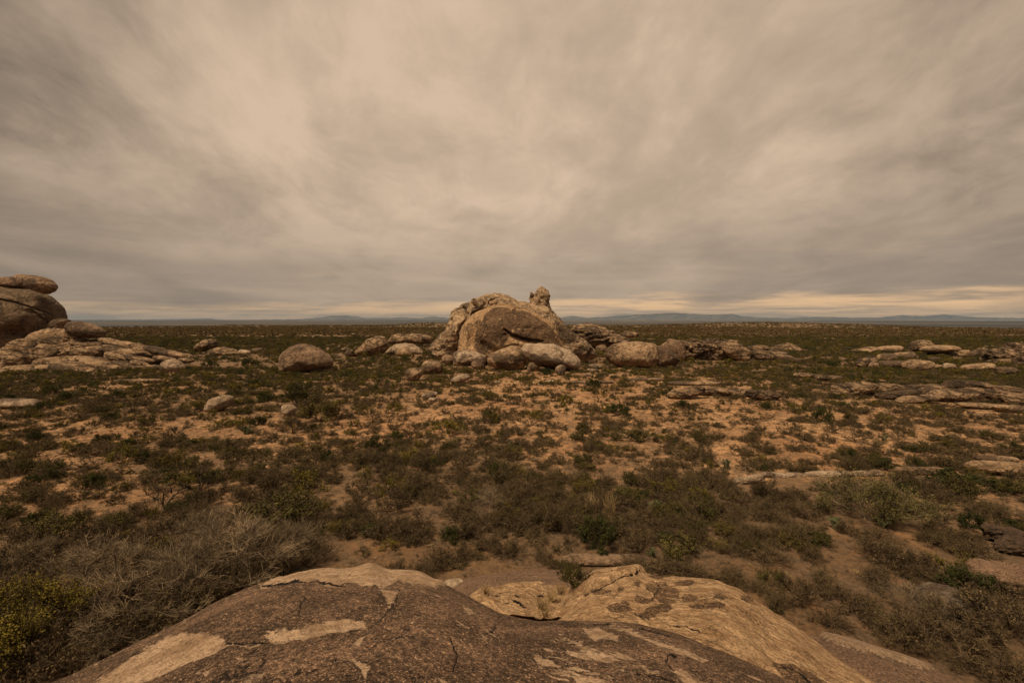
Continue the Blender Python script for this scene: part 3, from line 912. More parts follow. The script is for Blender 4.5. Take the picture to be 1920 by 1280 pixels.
def boulder(name, spec, mat, label=None, cat=None, group=None, base=None, dist=None, depth=0.8, level=None, rough=0.05, freq=2.2, ridge=0.0, strata=0.0, dents=(), varnish=(), parent=None, foot=True, square=1.0, origin=None, lean=0.0, chunk=0.10):
    """a rock whose frontal outline follows the polygon and which bulges fore and aft by depth x half its width"""
    _seed[0] += 1
    rg = np.random.default_rng(_seed[0])
    poly = outline_of(spec, rg)
    by = base if base is not None else poly[:, 1].max()
    wpx = poly[:, 0].max() - poly[:, 0].min()
    hpx = poly[:, 1].max() - poly[:, 1].min()
    given = dist is not None
    if dist is None:
        gx, gd = ground_at(poly[:, 0].mean(), by)
        dist = gd + 0.40 * depth * wpx / 2 / F * gd
    if level is None:
        level = 3 if wpx < 22 else 4 if wpx < 55 else 5
    v, f = icosphere(level)
    rx, rz = ray(poly[:, 0], poly[:, 1])
    X, Z = rx * dist, CAM_H + rz * dist
    cx, cz = (X.max() + X.min()) / 2, (Z.max() + Z.min()) / 2
    th = np.arctan2(Z - cz, X - cx)
    rr = np.hypot(X - cx, Z - cz)
    o = np.argsort(th)
    th, rr = th[o], rr[o]
    # resample the outline densely along its edges so that long straight runs stay straight
    dx, dz = np.append(X, X[0]), np.append(Z, Z[0])
    tt = np.linspace(0, 1, 12, endpoint=False)
    ex = (dx[:-1, None] * (1 - tt) + dx[1:, None] * tt).ravel() - cx
    ez = (dz[:-1, None] * (1 - tt) + dz[1:, None] * tt).ravel() - cz
    th = np.arctan2(ez, ex)
    rr = np.hypot(ex, ez)
    bins = np.linspace(-math.pi, math.pi, 181)
    idx = np.digitize(th, bins) - 1
    prof = np.array([rr[idx == i].max() if (idx == i).any() else np.nan for i in range(180)])
    good = ~np.isnan(prof)
    ang = (bins[:-1] + bins[1:]) / 2
    prof = np.interp(ang, np.concatenate([ang[good] - 2 * math.pi, ang[good], ang[good] + 2 * math.pi]), np.tile(prof[good], 3))
    pk = np.array([1, 2, 1]) / 4
    prof = np.convolve(np.pad(prof, 1, 'wrap'), pk, 'valid')
    nx, ny, nz = v[:, 0], v[:, 1], v[:, 2]
    a = np.arctan2(nz, nx)
    rho = np.hypot(nx, nz)
    R = np.interp(a, ang, prof, period=2 * math.pi)
    half = (X.max() - X.min()) / 2
    rq = np.sin(np.arccos(np.clip(np.abs(ny), 0, 1))) ** (1.0 / square)
    x = cx + R * rho ** (1 / square) * np.cos(a)
    z = cz + R * rho ** (1 / square) * np.sin(a)
    y = dist + half * depth * ny + lean * (z - cz)
    size = min(half, (Z.max() - Z.min()) / 2)
    pos = np.stack([x, y, z], -1)
    q = pos / size
    sdv = _seed[0] * 3.17
    n = fbm(q * freq * 0.5 + sdv, 5, 0.55)
    if ridge:
        n = n + ridge * (fbm(q * freq * 0.7 + sdv + 5, 5, 0.55, ridge=True) - 0.5)
    nn = v.copy()
    disp = rough * 1.6 * size * n
    if strata:
        w = (z - 0.25 * (x - cx)) / size * 2.6 + 0.8 * fbm(q * 0.9 + sdv, 4)
        t = w - np.floor(w)
        disp = disp + strata * size * (smooth(t, 0, 0.75) - smooth(t, 0.8, 1.0) - 0.5) * 0.5
    px, py = project(x, y, z)
    if chunk:
        cn = fbm(q * np.array([0.8, 0.8, 1.6]) * freq * 0.5 + sdv + 31, 4, 0.6) * 6.0
        disp = disp + chunk * size * (np.floor(cn) + smooth(cn - np.floor(cn), 0.35, 0.65) - 0.5) / 6.0
    front = smooth(-ny, -0.1, 0.35)
    pos = pos + nn * disp[:, None]
    for pts, amt, wid in dents:
        d = seg_dist(px, py, pts)
        pos[:, 1] += front * amt * np.exp(-(d / wid) ** 2)
    at = {}
    wpx_, wpy_ = px + 2.4 * fbm(q * 3.0 + 1, 4, 0.6), py + 2.4 * fbm(q * 3.0 + 21, 4, 0.6)
    at['varnish'] = np.clip(0.5 + sdf(wpx_, wpy_, varnish) / 11.0, 0, 1) if len(varnish) else np.zeros(len(x))
    if origin is None:
        g0 = h1(cx, dist)
        origin = (cx, dist, g0 if parent is None else g0)
    po = np.array(origin)
    ob = mesh_np(name, pos - po, f, mat, attrs=at, loc=tuple(po) if parent is None else (0, 0, 0), parent=parent)
    if label:
        tag(ob, label, cat, group)
    if foot and parent is None and not given:
        ob.location.z -= 0.06 * (Z.max() - Z.min())
    if foot:
        FOOT.append((cx, dist, half * 0.98, half * depth * 0.9))
    return ob


# ---- the great central dome: crust, smooth face, pinnacle, skirt
o_main = (ground_at(945, 690)[0] * 1.12, 135.0, 0.0)
main = empty('rock_dome', o_main, 'great tan granite dome with dark stained face and a knobbly pinnacle on its shoulder', 'rock formation')
KW = dict(parent=main, origin=o_main)
boulder('crust', [(808, 650), (822, 633), (833, 619), (838, 604), (848, 588), (858, 580), (867, 575), (880, 566), (898, 556), (917, 550), (933, 549), (950, 555), (975, 564), (993, 569), (1015, 573), (1032, 578), (1042, 588),
                  (1050, 600), (1058, 609), (1070, 622), (1090, 643), (1106, 655), (1118, 664), (1112, 672), (1000, 690), (900, 690), (850, 675), (812, 662)], M_RUG, dist=141, depth=0.62, level=6, rough=0.085, freq=3.6, ridge=0.55, chunk=0.10,
        dents=[([(868, 577), (873, 600), (862, 625), (850, 650)], 2.6, 3.0), ([(905, 556), (912, 566), (900, 580), (880, 590)], 2.0, 2.5), ([(846, 600), (852, 620), (836, 640)], 2.4, 3.0), ([(938, 560), (915, 571), (905, 578)], 1.2, 1.8)], **KW)
boulder('smooth_face', [(855, 662), (860, 640), (867, 620), (870, 605), (880, 595), (893, 586), (917, 575), (935, 570.5), (958, 570), (983, 576), (1008, 588), (1033, 603), (1048, 621), (1058, 640), (1068, 660), (1060, 690), (980, 692), (900, 690), (865, 682)],
        M_DOME, dist=126, depth=0.62, level=6, rough=0.030, freq=1.8,
        varnish=[[(906, 600), (912, 586), (925, 577), (960, 577), (985, 583), (1008, 593), (1032, 612), (1047, 632), (1056, 650), (1000, 645), (982, 639), (962, 631), (946, 618), (952, 634), (940, 650), (926, 640), (918, 655), (905, 668), (896, 662), (886, 650), (893, 618)]],
        dents=[([(946, 618), (960, 628), (985, 636), (1018, 640)], 1.6, 1.5), ([(950, 627), (975, 638), (1010, 645)], 0.9, 4.5), ([(905, 648), (925, 660), (940, 668)], 1.2, 8.0)], **KW)
boulder('skirt', [(1040, 600), (1052, 603), (1066, 617), (1085, 628), (1102, 640), (1114, 656), (1120, 668), (1100, 680), (1060, 680), (1045, 640)], M_RUG, dist=124, depth=0.6, level=5, rough=0.08, freq=2.6, ridge=0.4, chunk=0.15, **KW)
boulder('skirt', [(806, 654), (818, 640), (830, 622), (842, 612), (852, 618), (858, 640), (856, 668), (840, 680), (812, 670)], M_RUG, dist=125, depth=0.6, level=5, rough=0.11, freq=3.0, ridge=0.6, chunk=0.25, **KW)
pin = boulder('pinnacle', [(992, 575), (993, 566), (993, 557), (998, 553), (1003, 551), (1006, 546), (1009, 540), (1015, 537), (1023, 540), (1029, 547), (1031, 557), (1030, 567), (1032, 580), (1034, 592), (1010, 592), (996, 585)], M_RUG,
              dist=140, depth=0.75, level=5, rough=0.10, freq=3.4, ridge=0.6, chunk=0.14, foot=False, **KW)
boulder('knob', [(993, 557), (994.5, 546), (998, 547), (999.5, 551), (1003, 553), (1001, 560)], M_RUG, dist=139, depth=0.7, level=3, rough=0.10, foot=False, **KW)
boulder('knob', (884, 895, 559, 574, -30), M_STRATA, dist=131, depth=0.6, level=4, rough=0.08, foot=False, **KW)
boulder('knob', (917, 934, 563, 572, -12), M_ROCK, dist=129, depth=0.6, level=4, rough=0.06, foot=False, **KW)

R = boulder
R('boulder', [(912, 670), (919, 661), (940, 650), (958, 645), (975, 646), (985, 653), (988, 668), (986, 682), (975, 692), (950, 693), (925, 686), (914, 677)], M_ROCK, 'smooth egg-like tan boulder leaning before the dark face of the great dome', 'boulder', level=5, rough=0.03, base=694, depth=0.7)
R('boulder', [(976, 650), (985, 641), (1000, 640), (1038, 642), (1058, 648), (1070, 655), (1082, 664), (1090, 672), (1090, 684), (1077, 698), (1060, 694), (1030, 688), (1008, 682), (990, 672)], M_PAINT, 'long pale-topped boulder with dark undercut face, at the right foot of the great dome', 'boulder', base=697, depth=0.5, level=5, rough=0.05,
  dents=[([(1020, 684), (1050, 690), (1074, 694)], 1.8, 7.0)], varnish=[[(988, 666), (1000, 660), (1012, 664), (1022, 658), (1032, 668), (1048, 668), (1058, 676), (1070, 682), (1080, 700), (1000, 700), (985, 680)]])
R('boulder', (849, 908, 654, 688), M_ROCKP, 'broad rounded boulder with pale mottled top at the left foot of the great dome', 'boulder', rough=0.08, freq=2.8, base=686)
R('boulder', (885, 910, 671, 694), M_ROCKB, 'small round grey-brown boulder just left of the egg-like boulder', 'boulder', rough=0.04)
R('boulder', (831, 850, 662, 686, -40), M_ROCKB, 'narrow tilted boulder behind the bushes at the far left foot of the great dome', 'boulder', rough=0.08)
R('boulder', [(988, 690), (990, 682), (996, 676), (998, 671), (1004, 671), (1007, 678), (1012, 684), (1011, 693), (1002, 697), (991, 697)], M_ROCK, 'small pear-shaped boulder in the gap between the egg-like and the long boulder', 'boulder', rough=0.05, base=697)
R('boulder', (1041, 1062, 683, 704), M_ROCKP, 'small blocky pale boulder in front of the undercut of the long boulder', 'boulder', rough=0.09)
R('boulder', [(1133, 662), (1140, 648), (1152, 641), (1167, 638), (1202, 637), (1227, 640), (1238, 651), (1240, 670), (1227, 686), (1186, 689), (1154, 683), (1140, 674)], M_ROCK, 'big broad rounded tan boulder right of the great dome', 'boulder', level=5, rough=0.035, base=689, depth=0.65)
R('boulder', [(1228, 650), (1240, 646), (1257, 656), (1270, 667), (1275, 676), (1267, 685), (1246, 687), (1232, 684)], M_ROCKB, 'smaller boulder sloping down to the right, pressed against the big broad boulder', 'boulder', base=686, dist=112, rough=0.03)
R('rock_slab', (1116, 1141, 646, 661), M_ROCKB, 'small flat rock wedged between the great dome and the big broad boulder', 'rock slab')
R('rock_outcrop', [(1072, 616), (1082, 610), (1105, 607), (1122, 610), (1140, 618), (1165, 630), (1182, 638), (1160, 652), (1110, 652), (1080, 640)], M_STRATA, 'low dark ribbed outcrop behind the right flank of the great dome', 'outcrop', dist=175, rough=0.12, ridge=0.5, level=5, strata=0.3)
R('rock_slab', (1140, 1186, 636, 648, 14), M_STRATA, 'sloping slab trailing off behind the big broad boulder', 'rock slab', dist=165, foot=False)
R('rock_slab', (1166, 1198, 621, 634, 6), M_ROCK, 'lone flat rock beside a dark bush behind the big broad boulder', 'rock slab', dist=190)

R('boulder', [(525, 684), (526, 668), (532, 655), (546, 645), (563, 640), (581, 642), (602, 653), (616, 663), (624, 674), (624, 683), (602, 688), (574, 693), (541, 698), (528, 696)], M_ROCKB, 'large dark brown boulder standing alone on the plain left of centre', 'boulder', level=5, rough=0.035, base=697, depth=0.75)
R('boulder', [(662, 666), (668, 656), (677, 646), (690, 632), (707, 627), (721, 629), (729, 640), (727, 651), (716, 662), (699, 668), (672, 668)], M_STRATA, 'ridged grey-brown boulder rising to the right, next to a pale low dome', 'boulder', level=5, rough=0.07, ridge=0.5)
R('boulder', (646, 665, 655, 669), M_ROCKB, 'small low rock touching the left side of the ridged boulder', 'boulder')
R('boulder', [(722, 660), (730, 650), (742, 643), (759, 641), (775, 643), (788, 651), (795, 660), (780, 668), (740, 668)], M_ROCKP, 'pale low domed rock with a smaller stone before it', 'boulder', rough=0.03, depth=0.5, base=664)
R('boulder', (741, 771, 651, 669), M_ROCK, 'small oval boulder in front of the pale low dome', 'boulder', rough=0.03)
R('rock_outcrop', [(727, 640), (733, 630), (745, 625), (760, 627), (775, 625), (790, 626), (805, 629), (813, 635), (806, 644), (735, 645)], M_STRATA, 'jagged low ridge of rock left of the great dome, behind the pale low dome', 'outcrop', dist=190, rough=0.16, ridge=0.7, depth=0.4)
R('boulder', (758, 793, 688, 713), M_ROCK, 'rounded pinkish boulder by itself at the left of a blocky one', 'boulder', rough=0.035)
R('boulder', (789, 829, 673, 702), M_ROCK, 'blocky boulder with a lit top and dark cracked front, right of the rounded pinkish one', 'boulder', rough=0.09, freq=2.6)
R('boulder', [(844, 712), (850, 705), (862, 700), (877, 699), (882, 704), (879, 711), (866, 716), (848, 718)], M_ROCKP, 'flat leaf-shaped pale boulder in front of the great dome', 'boulder', rough=0.03)
R('stone', (790, 821, 734, 748, -5), M_ROCKP, 'pale loaf-shaped stone on the bare sand', 'stone')
R('stone', (804, 819, 744, 753), M_ROCKP, 'small grey stone tucked in front of the pale loaf-shaped stone', 'stone')
R('boulder', (528, 556, 757, 779), M_ROCKP, 'small pale grey boulder left of the tall olive bushes', 'boulder', rough=0.08)
R('boulder', [(384, 770), (388, 757), (394, 746), (408, 740), (425, 739), (436, 742), (437, 748), (429, 760), (413, 768), (395, 773)], M_ROCKP, 'pale smooth boulder tilted up to the right among the shrubs', 'boulder', rough=0.025, base=772)
R('stone', (430, 440, 748, 758), M_ROCKP, 'little pale stone under the tip of the tilted pale boulder', 'stone')

# ---- left outcrop
R('rock_dome', [(-170, 700), (-160, 590), (-100, 545), (-40, 533), (0, 530), (40, 537), (75, 552), (97, 571), (107, 590), (107, 602), (100, 622), (85, 650), (60, 690), (20, 700)], M_BIG, 'massive dark grey-brown rock dome cut off by the left edge of the view', 'rock formation', dist=128, depth=0.6, level=6, rough=0.03, freq=1.6,
  dents=[([(-20, 558), (30, 568), (75, 582), (108, 594)], 1.5, 1.4), ([(10, 548), (24, 560)], 1.2, 2.0), ([(55, 582), (80, 600), (92, 612)], 1.6, 3.5), ([(0, 625), (30, 622), (45, 640), (20, 668)], 4.0, 9.0)])
R('boulder', [(35, 516), (40, 514), (52, 515.5), (62, 516), (80, 519), (92, 525), (100, 533), (101, 540), (96, 547), (87, 552), (70, 545), (52, 539), (43, 530)], M_ROCKB, 'dark rounded cap boulder perched on the edge of the massive left dome', 'boulder', dist=124, depth=0.75, level=5, rough=0.05, foot=False)
R('boulder', [(-60, 530), (-20, 523), (5, 521), (18, 520), (30, 519), (38, 525), (47, 538), (34, 540), (8, 534), (-30, 534)], M_ROCKB, 'flatter dark boulder lying behind the perched cap boulder', 'boulder', dist=127, depth=0.5, rough=0.07, foot=False)
R('boulder', [(124, 611), (131, 603), (150, 602), (173, 608), (188, 616), (197, 623), (194, 631), (175, 634), (145, 631), (128, 623)], M_ROCKB, 'long egg-shaped brown boulder balanced on top of the layered left outcrop', 'boulder', dist=118, depth=0.55, level=5, rough=0.03, foot=False)
R('boulder', [(94, 613), (99, 602), (106, 598), (118, 596), (130, 600), (128, 612), (124, 622), (108, 625), (96, 621)], M_ROCKB, 'small dark block jammed between the massive left dome and the egg-shaped boulder', 'boulder', dist=121, rough=0.09, foot=False)
# the layered mass they rest on
lo = (ground_at(150, 690)[0], 116.0, 0.0)
lout = empty('rock_outcrop', lo, 'layered tan outcrop of overlapping slabs sloping down right from the massive left dome', 'outcrop')
KL = dict(parent=lout, origin=lo, foot=False)
R('core', [(-80, 712), (-60, 670), (0, 668), (30, 655), (60, 640), (85, 628), (110, 622), (150, 626), (185, 636), (215, 641), (260, 648), (310, 658), (350, 667), (330, 678), (280, 690), (200, 702), (100, 712), (0, 716)], M_STRATA, dist=122, depth=0.30, level=6, rough=0.05, ridge=0.5, strata=0.35, freq=4.0, chunk=0.22, **KL)
FOOT.append((lo[0] - 4, 118, 42, 10))
for (x0, x1, y0, y1, ti) in [(58, 138, 616, 650, -14), (-6, 66, 640, 706, -28), (30, 100, 650, 690, -18), (107, 144, 647, 656, -6), (142, 196, 640, 652, -4), (138, 205, 649, 670, -10), (185, 262, 650, 668, 8), (187, 242, 637, 649, 10), (228, 268, 643, 656, 12),
                            (252, 294, 653, 668, 14), (273, 322, 653, 665, 10), (318, 358, 661, 672, 4), (336, 362, 671, 680, 2), (143, 204, 668, 682, 4), (72, 142, 668, 686, -8), (108, 202, 679, 699, 4), (8, 98, 684, 706, -5),
                            (95, 162, 687, 709, 12), (158, 242, 679, 697, 9), (215, 262, 679, 692, 12), (248, 285, 678, 694, 14), (198, 256, 662, 678, 8), (238, 284, 668, 679, 5), (280, 308, 684, 693, 4), (-60, 30, 690, 712, 2), (40, 90, 700, 712, 4),
                            (170, 215, 694, 706, 8), (86, 106, 657, 668, -10), (290, 330, 668, 677, 6)]:
    cyy = (y0 + y1) / 2
    x0, x1 = x0 - 0.10 * (x1 - x0), x1 + 0.14 * (x1 - x0)
    ti = ti + 3
    R('slab', (x0, x1, y0, y1, ti), M_STRATA if (x0 * 7 + y0) % 3 else M_ROCK, dist=float(np.interp(cyy, [625, 650, 675, 700], [121, 117, 112, 103])), depth=0.42, level=4, rough=0.09, ridge=0.35, freq=3.0, chunk=0.22, **KL)

R('boulder', [(303, 690), (304, 678), (311, 673), (328, 671), (338, 678), (346, 688), (340, 696), (318, 697), (306, 695)], M_ROCKP, 'pale blocky boulder at the right tip of the layered left outcrop', 'boulder', rough=0.08)
R('boulder', [(365, 652), (372, 645), (384, 636), (396, 635), (406, 640), (407, 648), (396, 654), (380, 659), (368, 658)], M_STRATA, 'jagged tilted rock with a green bush at its left foot', 'boulder', rough=0.12, ridge=0.5, dist=158)
R('rock_outcrop', [(386, 666), (392, 656), (405, 651), (425, 652), (440, 655), (452, 662), (450, 670), (400, 671)], M_STRATA, 'low pale slab pile right of the jagged tilted rock', 'outcrop', rough=0.14, ridge=0.5, dist=152, depth=0.5)
R('rock_slab', (447, 472, 656, 667, 10), M_ROCKP, 'small slab at the right end of the low pale slab pile', 'rock slab', dist=152)
R('rock_slab', (473, 493, 652, 663), M_ROCK, 'tiny isolated rock farther right of the low pale slab pile', 'rock slab', dist=165)
R('rock_slab', (-20, 74, 747, 764, -2), M_ROCKP, 'pale flat slab half buried at the left edge among dark shrubs', 'rock slab', depth=0.5)

# ---- right-hand ridges
ro = (ground_at(1335, 675)[0], 138.0, 0.0)
rr_ = empty('rock_outcrop', ro, 'long jagged grey-brown rock ridge right of the big broad boulder', 'outcrop')
KR = dict(parent=rr_, origin=ro, foot=False)
R('ridge', [(1240, 660), (1252, 642), (1275, 637), (1290, 640), (1302, 634), (1315, 640), (1345, 635), (1358, 638), (1372, 638), (1390, 645), (1403, 656), (1412, 668), (1380, 680), (1300, 680), (1255, 678)], M_STRATA, dist=136, depth=0.35, level=6, rough=0.13, ridge=0.8, freq=3.6, chunk=0.6, **KR)
R('slab', (1236, 1290, 640, 676, 32), M_ROCKB, dist=130, depth=0.4, level=5, rough=0.06, **KR)
R('slab', (1352, 1412, 646, 676, 24), M_STRATA, dist=130, depth=0.4, level=5, rough=0.10, ridge=0.5, **KR)
R('slab', (1400, 1442, 647, 661, 4), M_STRATA, dist=138, depth=0.5, rough=0.1, **KR)
R('slab', (1405, 1470, 658, 678, 9), M_STRATA, dist=132, depth=0.4, rough=0.08, **KR)
R('slab', (1455, 1503, 666, 683, 12), M_ROCKB, dist=128, depth=0.4, rough=0.07, **KR)
FOOT.append((ro[0] + 2, 134, 26, 9))
R('rock_outcrop', [(1440, 662), (1446, 652), (1462, 645), (1478, 643), (1490, 647), (1500, 654), (1522, 657), (1515, 664), (1450, 667)], M_STRATA, 'low mound of broken rocks beyond the long jagged ridge', 'outcrop', dist=170, rough=0.14, ridge=0.6, depth=0.5)
R('stone', (1456, 1476, 659, 667), M_ROCKP, 'pale rounded stone in front of the low broken mound', 'stone')
R('rock_outcrop', [(1592, 664), (1600, 655), (1615, 654), (1625, 650), (1640, 650), (1652, 657), (1655, 664), (1630, 668), (1600, 668)], M_ROCK, 'low rounded rocks at the left end of the right-hand rock group', 'outcrop', dist=165, rough=0.12, ridge=0.3, depth=0.5)
R('rock_slab', (1646, 1690, 648, 662), M_ROCK, 'tan flat-topped rock with a dark hollow at its right end, back row of the right-hand rock group', 'rock slab', dist=164, rough=0.1)
R('boulder', [(1708, 655), (1709, 643), (1716, 638), (1730, 637), (1742, 638), (1748, 645), (1745, 655), (1728, 660), (1712, 659)], M_STRATA, 'upright grooved block standing highest in the right-hand rock group', 'boulder', dist=160, rough=0.08)
R('rock_slab', [(1727, 656), (1735, 651), (1755, 647), (1782, 647), (1794, 650), (1799, 655), (1785, 659), (1750, 660), (1735, 660)], M_ROCK, 'flat tan cap slab overhanging dark rock in the right-hand rock group', 'rock slab', dist=150, rough=0.04, depth=0.6)
R('boulder', (1727, 1796, 657, 674), M_ROCKB, 'dark rock mass under the flat tan cap slab', 'boulder', dist=153, rough=0.12, ridge=0.4, depth=0.4)
for spec, mt, lab in [((1644, 1682, 663, 680), M_ROCK, 'pale dome behind the left part of the largest round boulder of the right-hand group'), ((1677, 1718, 660, 677), M_ROCK, 'tan domed rock directly behind the largest round boulder of the right-hand group'),
                      ((1647, 1697, 675, 688), M_ROCKB, 'low brown slab left of the largest round boulder of the right-hand group'), ((1694, 1746, 673, 695), M_ROCK, 'largest round tan boulder at the front of the right-hand rock group'),
                      ((1740, 1768, 670, 684, 10), M_ROCKB, 'sloping pale rock just right of the largest round boulder'), ((1769, 1791, 680, 693), M_ROCKP, 'small pale round boulder, second to the right of the largest round boulder'),
                      ((1607, 1645, 668, 688, -25), M_STRATA, 'dark jagged rock leaning at the left end of the front row, right-hand group'), ((1628, 1648, 677, 692), M_ROCKB, 'small dark round stone in front of the jagged leaning rock'),
                      ((1798, 1818, 656, 670), M_ROCK, 'broken knob right of the flat cap slab'), ((1812, 1832, 658, 670), M_ROCK, 'broken knob between the flat cap slab and the pale-capped pillar'), ((1826, 1842, 653, 669), M_STRATA, 'short grooved pillar left of the pale-capped pillar'),
                      ((1840, 1852, 651, 668), M_ROCKP, 'short pillar with a pale flat cap, far right'), ((1808, 1858, 681, 693, -6), M_ROCK, 'long low slab in front of the jagged rock mass at the right edge'), ((1866, 1906, 687, 701), M_ROCK, 'pale low rock at the foot of the jagged rock mass at the right edge'),
                      ((1745, 1765, 683, 690), M_ROCK, 'thin pale slab on the ground right of the largest round boulder'), ((1838, 1864, 668, 684), M_ROCKB, 'dark rounded block leaning on the jagged mass at the right edge')]:
    R('boulder', spec, mt, lab, 'boulder', rough=0.10, ridge=0.4, freq=2.8, chunk=0.25, dist=None if spec[3] > 684 else float(np.interp(spec[3], [660, 684], [158, 128])))
R('rock_outcrop', [(1848, 690), (1852, 668), (1864, 657), (1880, 652), (1892, 653), (1905, 646), (1925, 643), (1960, 640), (2010, 650), (2020, 700), (1940, 702), (1880, 696)], M_STRATA, 'jagged fissured rock mass cut off by the right edge of the view', 'outcrop', level=6, dist=122, rough=0.13, ridge=0.8, freq=3.2, depth=0.5, chunk=0.6)


def ledge(label, slabs, mat=M_STRATA, **kw):
    """a low outcrop made of flat sheets lying on one another"""
    xs = [s[0] for s in slabs] + [s[1] for s in slabs]
    ys = [s[3] for s in slabs]
    gx, gd = ground_at((min(xs) + max(xs)) / 2, sum(ys) / len(ys))
    o = (float(gx), float(gd), 0.0)
    if gd < 60:
        hw_ = (max(xs) - min(xs)) / 2 / F * float(gd)
        FOOT.append((float(gx), float(gd) - 1.0, hw_ * 0.92, 1.2))
    if len(slabs) == 1:
        x0, x1, y0, y1 = slabs[0][:4]
        return R('rock_ledge', slabs[0], mat, label, 'rock ledge', rough=0.09, ridge=0.5, freq=3.5, depth=kw.get('depth', 0.3), level=5, chunk=0.3)
    t = empty('rock_ledge', o, label, 'rock ledge')
    for s in slabs:
        R('slab', s, mat, parent=t, origin=o, depth=kw.get('depth', 0.4), rough=0.09, ridge=0.6, freq=3.4, level=5 if s[1] - s[0] > 60 else 4, strata=0.12, chunk=0.35)
    return t


ledge('low furrowed rock ledge on orange sand right of centre, left of the broad ledge', [(1254, 1320, 726, 747, -8), (1300, 1360, 724, 741, 2), (1345, 1418, 727, 744, 4), (1395, 1466, 732, 750, 6)])
ledge('broad low rock ledge below the right-hand rock group, back and left part', [(1558, 1640, 716, 742, -3), (1630, 1700, 719, 736, 4), (1640, 1720, 733, 748, -4), (1690, 1770, 720, 736, -3)])
ledge('broad low rock ledge below the right-hand rock group, back and right part', [(1765, 1868, 714, 731, 2), (1850, 1935, 725, 740, 8), (1700, 1765, 728, 741, -6)])
ledge('thick furrowed rock ledge with shaded hollows, running off the right edge', [(1742, 1850, 728, 752, -5), (1830, 1935, 733, 752, 8), (1880, 1950, 742, 760, 5), (1680, 1760, 741, 755, -4)])
ledge('thin pale sheet of rock at the right edge, below the thick furrowed ledge', [(1800, 1880, 755, 767, 4), (1860, 1950, 760, 774, 3)], M_ROCK)
ledge('small pale ledge in the scrub behind the two furrowed ledges', [(1486, 1535, 699, 709, 3), (1525, 1580, 703, 713, 3)], M_STRATA)
ledge('long narrow pale ledge, left piece, in the scrub at right', [(1360, 1440, 893, 906, -8), (1425, 1515, 885, 897, 3)], M_ROCKP, depth=0.22)
ledge('long narrow pale ledge, middle piece, behind the large feathery bush', [(1505, 1600, 883, 896, 0), (1590, 1660, 882, 893, -3)], M_ROCKP, depth=0.22)
ledge('smooth narrow pale ledge between the feathery bush and the dark green bush', [(1676, 1775, 874, 890, 0)], M_ROCK, depth=0.26)
ledge('thick undercut pale ledge right of the dark green bush, reaching the right edge', [(1812, 1945, 864, 887, 6)], M_ROCK, depth=0.28)
ledge('flat pale sheet behind the thick undercut ledge near the right edge', [(1826, 1908, 854, 865, 3)], M_ROCK, depth=0.35)
ledge('small thin ledge left of the dark green bush', [(1702, 1752, 893, 902, -3)], M_ROCKP, depth=0.3)
ledge('curved pale ledge at the right edge, half hidden by dark shrubs', [(1838, 1935, 989, 1016, 8), (1870, 1960, 1008, 1042, 10)], M_ROCKB, depth=0.45)
ledge('wide flat tan slab at the right edge above the lower dark shrubs', [(1802, 1990, 1058, 1110, 4)], M_SLABN, depth=0.5)
R('rock_ledge', [(1036, 1052), (1052, 1045), (1075, 1041), (1120, 1041), (1165, 1042), (1200, 1043), (1225, 1048), (1248, 1054), (1236, 1057), (1190, 1055), (1160, 1057), (1140, 1055), (1100, 1055), (1060, 1055)], M_ROCKB, 'long undercut log-like ledge just beyond the nearest rocks', 'rock ledge', depth=0.16, rough=0.10, ridge=0.4, freq=2.6, level=5, dist=21.8)
ledge('low tail of the log-like ledge, to its right', [(1225, 1300, 1053, 1072, 6)], M_ROCK, depth=0.3)
R('boulder', [(1712, 1150), (1728, 1118), (1745, 1104), (1775, 1097), (1800, 1102), (1822, 1118), (1836, 1145), (1822, 1162), (1780, 1168), (1735, 1164)], M_GREYB, 'pale grey boulder half hidden by bare shrubs at lower right', 'boulder', level=5, rough=0.06, base=1162)
_fs = boulder('stone', (452, 500, 1266, 1290), M_ROCKP, 'pale greenish-white flat stone lying on the dark dome at the bottom edge', 'stone', dist=2.15, depth=0.5, rough=0.05, foot=False)
R('stone', (579, 640, 806 + 280, 818 + 280), M_ROCKP, None, None, foot=False) if False else None
R('boulder', (833, 868, 1087, 1098, -4), M_ROCKP, 'narrow pale stone beyond the right end of the crusted dome crest', 'boulder')
for spec, lab in [((1346, 1362, 864, 872), 'small pale stone on the open sand right of centre'), ((1096, 1108, 700, 707), 'little pale stone below the right end of the long boulder'), ((1105, 1128, 682, 692), 'flat pale rock between the long and the big broad boulder'),
                  ((1100, 1120, 690, 698), 'flat pale rock in front of the gap right of the long boulder'), ((640, 655, 652, 658), 'little stone farthest left of the ridged boulder'), ((925, 940, 714, 719), 'thin flat stone in front of the egg-like boulder'),
                  ((1020, 1040, 712, 718), 'thin flat stone in front of the small blocky pale boulder'), ((1862, 1874, 1022, 1030), 'small stone below the curved pale ledge')]:
    R('stone', spec, M_ROCKP, lab, 'stone')
for x0, x1, y0, y1, lab in [(1255, 1350, 712, 721, 'pale sheet of bare rock behind the left furrowed ledge'), (1180, 1250, 706, 713, 'pale sheet of bare rock flush with the sand below the big broad boulder'), (560, 600, 712, 718, 'pale sheet of rock flush with the soil below the large dark brown boulder'),
                            (1060, 1150, 712, 718, 'pale sheet of rock flush with the sand below the long boulder'), (220, 300, 708, 716, 'bare pale sheet below the layered left outcrop')]:
    R('rock_slab', (x0, x1, y0 + 2, y1 + 1), M_ROCK, lab, 'rock slab', depth=0.3, rough=0.09, ridge=0.5, chunk=0.5)

# ------------------------------------------------------------------ plants


